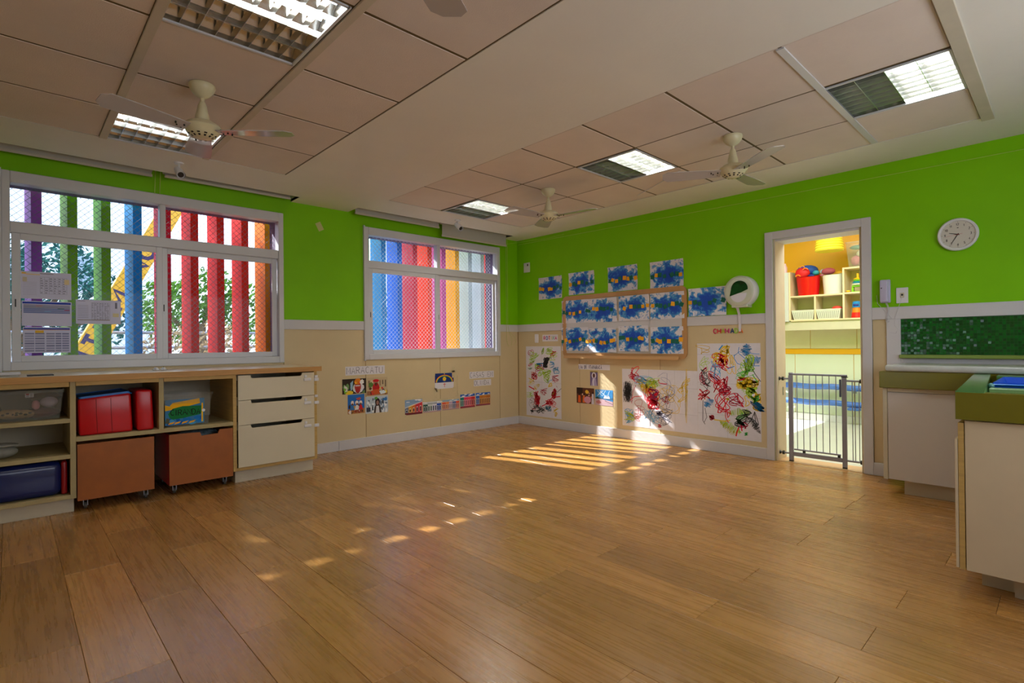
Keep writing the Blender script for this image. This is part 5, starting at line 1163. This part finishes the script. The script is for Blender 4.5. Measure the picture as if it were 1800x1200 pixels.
obj('side_cabinet_panel', MB().box(XS-.02, XF, Ls+.001, Ls+.12, z0-.01, sz(2.15)), white, u)
obj('apron_board', MB().box(XS+.02, XS+.05, Rr, 2.86, sz(1.405)-.10, sz(1.43), bev=.002), offw, u)
zb = z0+th/2; zs = zm+th/2
def bucket(name, y0, y1, z, h, m, label, flare=.03, hole=None):
    y0, y1 = sy2(y0), sy2(y1); h = h*XS/8.3; yc = (y0+y1)/2; r = (y1-y0)/2
    t = empty(name, (XS+r*.8, yc, z), label, 'bucket'); mb = MB(); n = 28
    rings = [(r-flare, 0), (r-.002, h), (r+.006, h+.004), (r-.008, h), (r-flare-.006, .006)]
    vs = []
    for rad, hh in rings:
        for k in range(n):
            a = 2*PI*k/n; dip = .03*abs(math.cos(a))**6 if hh > .1 else 0
            vs.append((XS+.02+r*.8+rad*math.cos(a)*.8, yc+rad*math.sin(a), z+hh+dip*0+(.03*math.sin(a)**6 if hh > .1 else 0)))
    mb._new(vs, [(i*n+k, i*n+(k+1) % n, (i+1)*n+(k+1) % n, (i+1)*n+k) for i in range(4) for k in range(n)]+[tuple(range(n)), tuple(range(4*n, 5*n))])
    obj('tub', mb, m, t, smooth=True)
    return t
t = bucket('flexible_bucket', 2.465, 2.79, zs, .265, redp, 'red flexible bucket of toys on the shelf in the next room')
obj('handle_hole', MB().sphere((XS+.05, sy2(2.56), zs+.275), .04, (.5, 1.1, .45), 14), mat('dark_blue_toy', (20, 40, 130), .5), t, smooth=True)
t = bucket('flexible_bucket', 2.17, 2.44, zs, .265, mat('white_bucket_plastic', (226, 224, 214), .3), 'white flexible bucket of toys on the shelf in the next room', .022)
obj('handle_hole', MB().sphere((XS+.06, sy2(2.425), zs+.27), .03, (.5, .9, .45), 14), mat('muted_pink', (170, 90, 120), .5), t, smooth=True)
def blob(name, y, z, r, sc_, rgb, label, x=XS+.10, cat='toy', rough=.6, bump=.3):
    return obj(name, MB().sphere((x, sy2(y), sz(z)), r, sc_, 16), mat('m_%d_%d_%d' % rgb, rgb, rough, bump=bump, bscale=14), smooth=True, label=label, cat=cat)
blob('cloth_bundle', 2.66, 2.17, .11, (.8, 1.35, .78), (30, 80, 180), 'blue cloth heaped in the red bucket', XS+.2, 'cloth')
blob('cloth_bundle', 2.53, 2.13, .05, (.8, .9, .7), (60, 170, 200), 'turquoise cloth at the right of the red bucket', XS+.16, 'cloth')
o = blob('ladybird_toy', 2.68, 2.13, .085, (.7, 1.15, .95), (214, 20, 30), 'red toy with orange rims lying on the red bucket', XS+.07)
om = mat('orange_rim', (250, 150, 30), .5)
for (y, z, r) in ((2.66, 2.205, .028), (2.775, 2.15, .022), (2.62, 2.17, .03), (2.72, 2.08, .03)):
    obj('rim', MB().tube([(XS+.0, sy2(y)+r*math.cos(a), sz(z)+r*.7*math.sin(a)) for a in [PI*k/8 for k in range(9)]], .006, 6), om, o, smooth=True)
blob('soft_toy', 2.36, 2.13, .07, (.8, 1.25, .7), (180, 80, 100), 'pink soft toy in the white bucket', XS+.12); blob('soft_toy', 2.42, 2.135, .045, (.8, 1.1, .8), (170, 190, 225), 'pale blue soft toy in the white bucket', XS+.13)
blob('soft_toy', 2.22, 2.09, .04, (.8, 1.3, .7), (216, 160, 30), 'ochre soft toy at the right of the white bucket', XS+.12)
def basket(y0, y1, h, label):
    y0, y1 = sy2(y0), sy2(y1); h = h*XS/8.3; wm = mat('white_basket_plastic', (226, 224, 216), .35)
    t = empty('basket', (XS+.13, (y0+y1)/2, zb), label, 'basket', 'white perforated baskets'); tp_ = .022
    mb = tapered(XS+.004, XS+.26, y0, y1, zb, zb+h, tp_, .003); obj('tub', mb, wm, t)
    obj('rim', MB().box(XS-.002, XS+.266, y0-.004, y1+.004, zb+h, zb+h+.012, bev=.003), wm, t)
    hb = MB(); nr, nc = 6, 11
    for i in range(nr):
        z = zb+h*(.16+.13*i); k = 1-(i+1)/nr*0
        for j in range(nc):
            ins = tp_*(1-(z-zb)/h); y = y0+ins+.02+(y1-y0-2*ins-.04)*j/(nc-1); xx = XS+.004+ins
            hb.quad((xx-.001, y-.0045, z-.005), (xx-.001, y+.0045, z-.005), (xx-.001-.001, y+.0045, z+.005), (xx-.002, y-.0045, z+.005))
    obj('holes', hb, mat('basket_hole', (120, 116, 104), .8), t, kind='stuff'); return t
basket(2.515, 2.81, .125, 'white perforated basket in the left cell of the toy shelf')
basket(2.185, 2.49, .125, 'white perforated basket in the middle cell with coloured toys')
blob('toy_ball', 2.25, 1.60, .05, (.8, 1.3, .7), (200, 60, 40), 'coloured toy ball showing above the middle basket', XS+.1)
# stacking ring toy
t = empty('ring_tower', (XS+.10, sy2(1.995), zs+.004), 'stacking ring tower on a green stool base on the shelf', 'toy'); yc = sy2(1.998); zz = zs+.004; X_ = XS+.10
lg = mat('lime_plastic', (130, 200, 30), .35)
obj('base', MB().box(X_-.04, X_+.04, yc-.062, yc+.062, zz+.070, zz+.092, bev=.01, seg=2).box(X_-.035, X_+.035, yc-.066, yc-.044, zz, zz+.07, bev=.006).box(X_-.035, X_+.035, yc+.044, yc+.066, zz, zz+.07, bev=.006).box(X_-.03, X_+.03, yc-.05, yc+.05, zz, zz+.012), lg, t, smooth=True)
for r, z, cc in ((.068, .103, (226, 230, 200)), (.062, .128, (20, 130, 170)), (.055, .153, (100, 190, 50)), (.048, .176, (248, 180, 20))): obj('ring', MB().lathe([(.01, -.011), (r-.01, -.011), (r, 0), (r-.01, .011), (.01, .011)], (X_, yc, zz+z), 24), mat('ring_%d' % cc[0], cc, .35), t, smooth=True)
obj('peg', MB().cyl((X_, yc, zz+.187), (X_, yc, zz+.25), .015, .013, 16), mat('ring_248', (248, 180, 20), .35), t, smooth=True)
o = blob('toy_fish', 2.10, 1.823, .022, (.8, 1.2, .6), (250, 190, 30), 'small yellow toy left of the ring tower', XS+.05)
o = blob('toy_duck', 1.87, 1.86, .048, (.8, 1.0, 1.0), (246, 200, 40), 'yellow and blue toy duck half hidden by the door casing', XS+.08); obj('body', MB().sphere((XS+.08, sy2(1.87), sz(1.815)), .04, (.8, 1.3, .5), 12), mat('duck_blue', (40, 120, 210), .5), o, smooth=True)
# stacking cups
t = empty('stacking_cups', (XS+.08, sy2(2.0), zb+.004), 'tower of blue, orange and red stacking cups', 'toy'); yc = sy2(2.01); zz = zb+.004; X_ = XS+.09
for r0, r1, a, b, cc in ((.066, .058, 0, .068, (214, 26, 26)), (.055, .046, .068, .135, (246, 130, 24)), (.052, .050, .135, .205, (30, 130, 200))): obj('cup', MB().cyl((X_, yc, zz+a), (X_, yc, zz+b), r0, r1, 24), mat('cup_%d' % cc[0], cc, .35), t, smooth=True)
obj('cup_top', MB().sphere((X_, yc, zz+.203), .049, (1, 1, .35), 18), mat('cup_30', (30, 130, 200), .35), t, smooth=True)
obj('dark_oval', MB().sphere((X_-.044, yc, zz+.165), .03, (.35, 1.1, .75), 14), mat('dark_blue_toy', (20, 40, 130), .5), t, smooth=True)
o = blob('toy_caterpillar', 1.90, 1.53, .045, (.6, .8, 1.5), (216, 30, 30), 'red and yellow toy at the right end of the lower cell', XS+.06)
for k in range(4): obj('bump', MB().sphere((XS+.04, sy2(1.925), sz(1.48+.035*k)), .014, (1, 1, 1), 10), mat('ring_248', (248, 180, 20), .35), o, smooth=True)
# tub on top
t = empty('plastic_box', (XS+.15, sy2(1.95), zu+th/2), 'clear storage box of pink and green things on top of the toy shelf', 'storage box')
zt_ = zu+th/2+.001
obj('tub', tapered(XS+.005, XS+.28, 1.56, sy2(2.115), zt_, zt_+.33, .03), CLEAR, t); obj('rim', MB().box(XS-.003, XS+.006, 1.55, sy2(2.12), zt_+.315, zt_+.335, bev=.002), CLEAR, t)
for y, z, r, sc_, cc, lb in ((2.02, 2.24, .06, (.8, 1, 1.1), (214, 120, 140), 'pink toy low in the clear box on the toy shelf'), (1.93, 2.33, .07, (.8, 1.2, .8), (226, 226, 200), 'cream toy house in the clear box on the toy shelf'), (2.0, 2.42, .06, (.8, 1.5, .5), (110, 160, 150), 'green cloth in the clear box on the toy shelf'), (1.96, 2.44, .03, (.8, 1.2, .8), (214, 90, 90), 'small red toy at the top of the clear box'), (1.95, 2.21, .05, (.8, 1, .9), (206, 150, 130), 'tan toy low in the clear box on the toy shelf')):
    blob('toy_block', y, z, r, sc_, cc, lb, XS+.12)
obj('toy_bottle', MB().lathe([(.0, 0), (.03, 0), (.032, .08), (.02, .11), (.014, .14), (0, .14)], (XS+.06, Ls+.07, sz(2.15)+.001), 18), mat('pale_pink_bottle', (216, 180, 190), .4), smooth=True, label='pale pink bottle on top of the white side cabinet', cat='bottle')
# yellow lantern
yl = mat('yellow_lantern_cloth', (232, 214, 50), .6)
t = empty('lantern', (7.9, sy2(2.33, 7.9), 2.4), 'yellow pleated paper lantern hanging in the next room', 'lantern')
ly = 2.31*7.9/8.3; pr = []
for k in range(13):
    q = k/12; pr.append((.165-.025*q*q+(.006 if k % 2 else -.004), 2.36+.20*q)) 
pr = [(.0, 2.375)]+[(.10, 2.365)]+pr+[(.10, 2.575), (.0, 2.58)]
obj('shade', MB().lathe([(r, z-2.36) for r, z in pr], (7.9, ly, 2.335), 32), yl, t, smooth=False)
obj('cord', MB().cyl((7.9, ly, 2.55), (7.9, ly, 3.0), .004, seg=6), cordm, t)
# blue padded rails
for z, lb in ((.50, 'upper blue padded rail low on the far wall of the next room'), (.275, 'lower blue padded rail low on the far wall of the next room')):
    mb = MB(); n = 40; pts = []
    for k in range(n+1): pts.append((8.33+.006*math.sin(k*1.3), .6+k*(3.0/n), z+.006*math.sin(k*.9)))
    mb.tube(pts, .040, 12)
    o = obj('padded_rail', mb, mat('blue_padding', (70, 110, 190), .4, var=.15, scale=12, bump=.5, bscale=16), smooth=True, label=lb, cat='rail')
    for y in (1.0, 2.05, 3.3): obj('bracket', MB().box(8.30, R2X-.008, y-.012, y+.012, z-.045, z-.035).box(R2X-.02, R2X-.008, y-.02, y+.02, z-.08, z+.02), steel, o)
obj('padding_scrap', MB().box(8.22, 8.30, 1.95, 2.10, .20, .235, bev=.012, seg=2), mat('blue_padding', (70, 110, 190)), smooth=True, label='loose flap of blue padding below the lower padded rail', cat='padding').location.z = .0
ps = bpy.data.objects['padding_scrap']; ps.location.z = .2

# ================================================================== OUTSIDE: slats
SY0, SY1 = 5.80, 6.005
cols = {-1: (120, 60, 150), 0: (176, 90, 190), 1: (130, 190, 30), 2: (130, 190, 30), 3: (20, 150, 240), 4: (236, 20, 50), 5: (255, 36, 16), 6: (250, 34, 18), 7: (255, 42, 14), 8: (255, 150, 14), 9: (240, 190, 30), 10: (226, 60, 20), 11: (120, 180, 40), 12: (30, 120, 190),
        13: (120, 180, 40), 14: (50, 140, 210), 15: (40, 110, 205), 16: (206, 50, 70), 17: (226, 60, 20), 18: (190, 80, 150), 19: (236, 170, 20), 20: (170, 190, 196), 21: (176, 184, 190), 22: (220, 40, 40), 23: (240, 150, 30)}
cn = {(120, 60, 150): 'purple', (176, 90, 190): 'purple', (130, 190, 30): 'green', (20, 150, 240): 'blue', (236, 20, 50): 'crimson', (255, 36, 16): 'red', (250, 34, 18): 'red', (255, 42, 14): 'red', (255, 150, 14): 'orange', (240, 190, 30): 'yellow', (240, 120, 30): 'orange', (120, 180, 40): 'lime', (30, 120, 190): 'blue', (50, 140, 210): 'light blue', (40, 110, 205): 'deep blue', (206, 50, 70): 'pinkish red', (226, 60, 20): 'orange red', (190, 80, 150): 'pink', (236, 170, 20): 'yellow', (170, 190, 196): 'pale grey', (176, 184, 190): 'pale grey', (220, 40, 40): 'red', (240, 150, 30): 'orange'}
where = {-1: 'just outside the left edge of the left window', 0: 'first behind the left window', 1: 'second behind the left window, the left green one', 2: 'third behind the left window, the right green one', 3: 'fourth behind the left window, in front of the yellow boom', 4: 'fifth behind the left window, at its centre post', 5: 'sixth behind the left window, first of three bright red ones', 6: 'seventh behind the left window, middle of three bright red ones', 7: 'eighth behind the left window, last of three bright red ones', 8: 'last behind the left window',
         13: 'at the very left edge of the right window', 14: 'first full one behind the right window', 15: 'second full one behind the right window', 16: 'third behind the right window', 17: 'fourth behind the right window', 18: 'behind the centre post of the right window', 19: 'behind the right half of the right window', 20: 'left of two pale ones behind the right window', 21: 'right of two pale ones behind the right window'}
HID = {9: 'hidden by the wall, just right of the left window', 10: 'hidden by the wall, halfway between the windows', 11: 'hidden by the wall, nearer the right window', 12: 'hidden by the wall, just left of the right window', 22: 'just right of the two pale ones of the right window', 23: 'hindmost beyond the right window'}
for k in range(-1, 24):
    x = .13+.2268*k; c = cols[k]
    lb = '%s vertical slat outside, %s' % (cn[c], where.get(k, HID.get(k)))
    obj('outdoor_slat', MB().prism([(x, SY0), (x+.066, SY0), (x+.066-.036, SY1), (x-.036, SY1)], .05, 3.05, axis=2), mat('slat_%d_%d_%d' % c, c, .5, var=.08, scale=5, stretch=(1, 1, .3), spec=.15), label=lb, cat='slat', group='coloured vertical slats outside the windows')
obj('slat_beam', MB().box(-1.0, 5.6, 6.02, 6.07, 2.62, 2.70), steel, label='grey steel beam behind the tops of the coloured slats', cat='beam')
obj('slat_beam', MB().box(-1.0, 5.6, 6.02, 6.07, .3, .42), steel, label='grey steel beam behind the feet of the coloured slats', cat='beam')

# ================================================================== OUTSIDE: ground, boom, trees
g = struct('ground', (-14, 24, 5.71, 40, -.6, -.4), mat('outdoor_ground', (150, 146, 130), .9, var=.25, scale=1.2), label='paved ground outside')
lw = obj('garden_wall', MB().box(-4, 14, 10.6, 10.75, -.4, .95), mat('grey_garden_wall', (150, 160, 176), .8, var=.2, scale=3), label='low grey wall outside beyond the slats', cat='wall')
for z in (1.15, 1.40): obj('rail', MB().cyl((-4, 10.68, z), (14, 10.68, z), .025, seg=8), steel, lw)
for x in range(-4, 15, 2): obj('rail_post', MB().cyl((x, 10.68, .95), (x, 10.68, 1.42), .02, seg=8), steel, lw)
# yellow boom with letters
by = mat('boom_yellow', (214, 160, 36), .5)
A = Vector((.62, 9.5, .75)); B = Vector((2.05, 9.5, 3.75)); dv = (B-A).normalized(); pv = Vector((-dv.z, 0, dv.x)); ww = .14
t = empty('crane_boom', A, 'slanting yellow crane boom with dark lettering seen through the left window', 'crane')
mb = MB(); vs = [A+pv*s*ww+Vector((0, yy, 0)) for s in (-1, 1) for yy in (0, .25)]+[B+pv*s*ww+Vector((0, yy, 0)) for s in (-1, 1) for yy in (0, .25)]
mb._new([tuple(v) for v in vs], [(0, 1, 3, 2), (4, 6, 7, 5), (0, 4, 5, 1), (2, 3, 7, 6), (0, 2, 6, 4), (1, 5, 7, 3)]); obj('beam', mb, by, t)
cv = Canvas(A-pv*ww+Vector((0, -.002, 0)), dv, pv, (0, -1, 0)); cv.text('ITI', .30, .045, .19, .05, (60, 50, 90), cw=.8, gap=.45); cv.text('M', 1.10, .04, .20, .055, (60, 50, 90), cw=1.1); cv.text('NC', 1.66, .04, .20, .055, (60, 50, 90), cw=.95, gap=.35); cv.build('lettering', t)
obj('lower_support', MB().cyl(A+Vector((-.05, .12, .2)), (.5, 9.62, -.4), .09, seg=12), by, t)
def leaf_cloud(lumps, n, size, seed):
    rr = random.Random(seed); vs = []; fs = []; tot = sum(l[3]*l[4]*l[5] for l in lumps)
    for (cx, cy2, cz, ax_, ay, az) in lumps:
        m = int(n*ax_*ay*az/tot)
        for _ in range(m):
            while True:
                p = Vector((rr.uniform(-1, 1), rr.uniform(-1, 1), rr.uniform(-1, 1)))
                if .35 < p.length < 1: break
            c = Vector((cx+p.x*ax_, cy2+p.y*ay, cz+p.z*az)); s = size*rr.uniform(.6, 1.3)
            a = Vector((rr.gauss(0, 1), rr.gauss(0, 1), rr.gauss(0, 1))).normalized(); b = a.orthogonal().normalized(); e = a.cross(b)
            k = len(vs); vs += [c+b*s*.55, c+e*s*.22, c-b*s*.55, c-e*s*.22]; fs.append((k, k+1, k+2, k+3))
    me = bpy.data.meshes.new('foliage'); me.from_pydata([tuple(v) for v in vs], [], fs); return me
def leafm(name, rgb):
    m = bpy.data.materials.new(name); m.use_nodes = True; N = m.node_tree.nodes; L = m.node_tree.links; N.clear()
    o = N.new('ShaderNodeOutputMaterial'); d_ = N.new('ShaderNodeBsdfDiffuse'); tr = N.new('ShaderNodeBsdfTranslucent'); mx = N.new('ShaderNodeMixShader'); mx.inputs[0].default_value = .35
    t = N.new('ShaderNodeTexCoord'); ns = N.new('ShaderNodeTexNoise'); ns.inputs['Scale'].default_value = 3.5; ns.inputs['Detail'].default_value = 3
    m2 = N.new('ShaderNodeMix'); m2.data_type = 'RGBA'; c = lin(rgb); m2.inputs[6].default_value = tuple(v*.5 for v in c[:3])+(1,); m2.inputs[7].default_value = tuple(min(1, v*1.5) for v in c[:3])+(1,)
    L.new(t.outputs['Object'], ns.inputs['Vector']); L.new(ns.outputs[0], m2.inputs[0]); L.new(m2.outputs[2], d_.inputs[0]); L.new(m2.outputs[2], tr.inputs[0])
    L.new(d_.outputs[0], mx.inputs[1]); L.new(tr.outputs[0], mx.inputs[2]); L.new(mx.outputs[0], o.inputs[0]); return m
bark = mat('bark', (110, 88, 66), .9, var=.3, scale=8, bump=.5)
def tree(name, x, y, h, lumps, n, size, m, label, seed, r=.12, cat='tree'):
    t = empty(name, (x, y, -.4), label, cat, None)
    top_ = max(l[2] for l in lumps)
    mb = MB().tube([(x, y, -.4), (x+.08, y+.02, h*.4), (x-.04, y, h*.75)], r, 10)
    rr = random.Random(seed)
    for l in lumps: mb.tube([(x+.05, y, h*.35), ((x+l[0])/2, (y+l[1])/2, (h*.4+l[2])/2+.1), (l[0], l[1], l[2])], r*.35, 6)
    obj('trunk', mb, bark, t, smooth=True)
    me = leaf_cloud(lumps, n, size, seed); o = finish('foliage', me, m, t, False, None); o['kind'] = 'stuff'
    return t
dk = leafm('dark_blue_green_leaves', (44, 88, 84)); md = leafm('mid_green_leaves', (80, 120, 50)); lt = leafm('light_green_leaves', (130, 160, 70)); br = leafm('dry_brown_leaves', (150, 130, 100))
tree('shade_tree', .1, 12.0, 2.4, [(-.2, 12, 2.35, .7, .8, .8), (.75, 12.2, 2.3, .75, .8, .75), (1.3, 12, 1.8, .5, .7, .6), (.3, 12.2, 1.5, .7, .7, .5)], 2600, .13, dk, 'dark leafy tree outside behind the purple and green slats', 3, cat='tree')
tree('shade_tree', 3.0, 13.0, 2.2, [(2.4, 13, 1.9, .7, .7, .7), (3.2, 13.2, 2.3, .75, .7, .65), (4.0, 13, 1.9, .7, .7, .7)], 2600, .13, md, 'green tree outside behind the three red slats', 5, cat='tree')
tree('garden_bush', 4.5, 11.4, 1.8, [(4.1, 11.4, 1.5, .5, .4, .9), (4.7, 11.5, 2.0, .5, .4, 1.1), (5.3, 11.5, 2.1, .5, .4, 1.0)], 2800, .12, lt, 'light green bush outside behind the orange slat', 8, .06, cat='bush')
tree('garden_bush', 2.2, 9.9, .6, [(1.9, 9.9, .9, .5, .4, .6), (2.6, 10.0, 1.0, .5, .4, .65), (3.3, 9.9, .7, .5, .4, .5)], 2200, .08, br, 'pale dry bush outside at the foot of the yellow boom', 9, .03, cat='bush')
tree('garden_bush', 7.6, 13.0, 1.6, [(7.2, 13, 1.6, .9, .7, 1.1), (8.4, 13, 1.8, .9, .7, 1.2)], 2200, .14, md, 'mid green bush outside, hidden from the window by slats', 12, .06, cat='bush')
tree('shade_tree', -2.6, 13.4, 6.6, [(-1.9, 13.5, 7.38, 1.1, 1.0, .88), (-.75, 13.5, 7.40, 1.0, .9, .86), (-2.9, 13.5, 7.36, .9, .9, .9)], 5200, .20, md, 'tall tree outside whose high crown shades the left window', 14, .2, cat='tree')  # added out of view, crown shaped to keep sun off the left window
# building far behind
b = empty('far_building', (1.2, 24, -.4), 'pale building with strip windows far behind the trees', 'building')
obj('wall', MB().box(-9, 4.4, 24, 27, -.4, 6.6), mat('far_wall', (235, 240, 240), .8), b)
for k in range(6):
    w_ = obj('window', MB().box(-8.2+k*1.9, -7.0+k*1.9, 23.96, 24.02, 3.2, 4.4), mat('far_window', (150, 170, 186), .3), b)
    obj('sill', MB().box(-8.3+k*1.9, -6.9+k*1.9, 23.92, 24.0, 3.1, 3.2), white, w_)
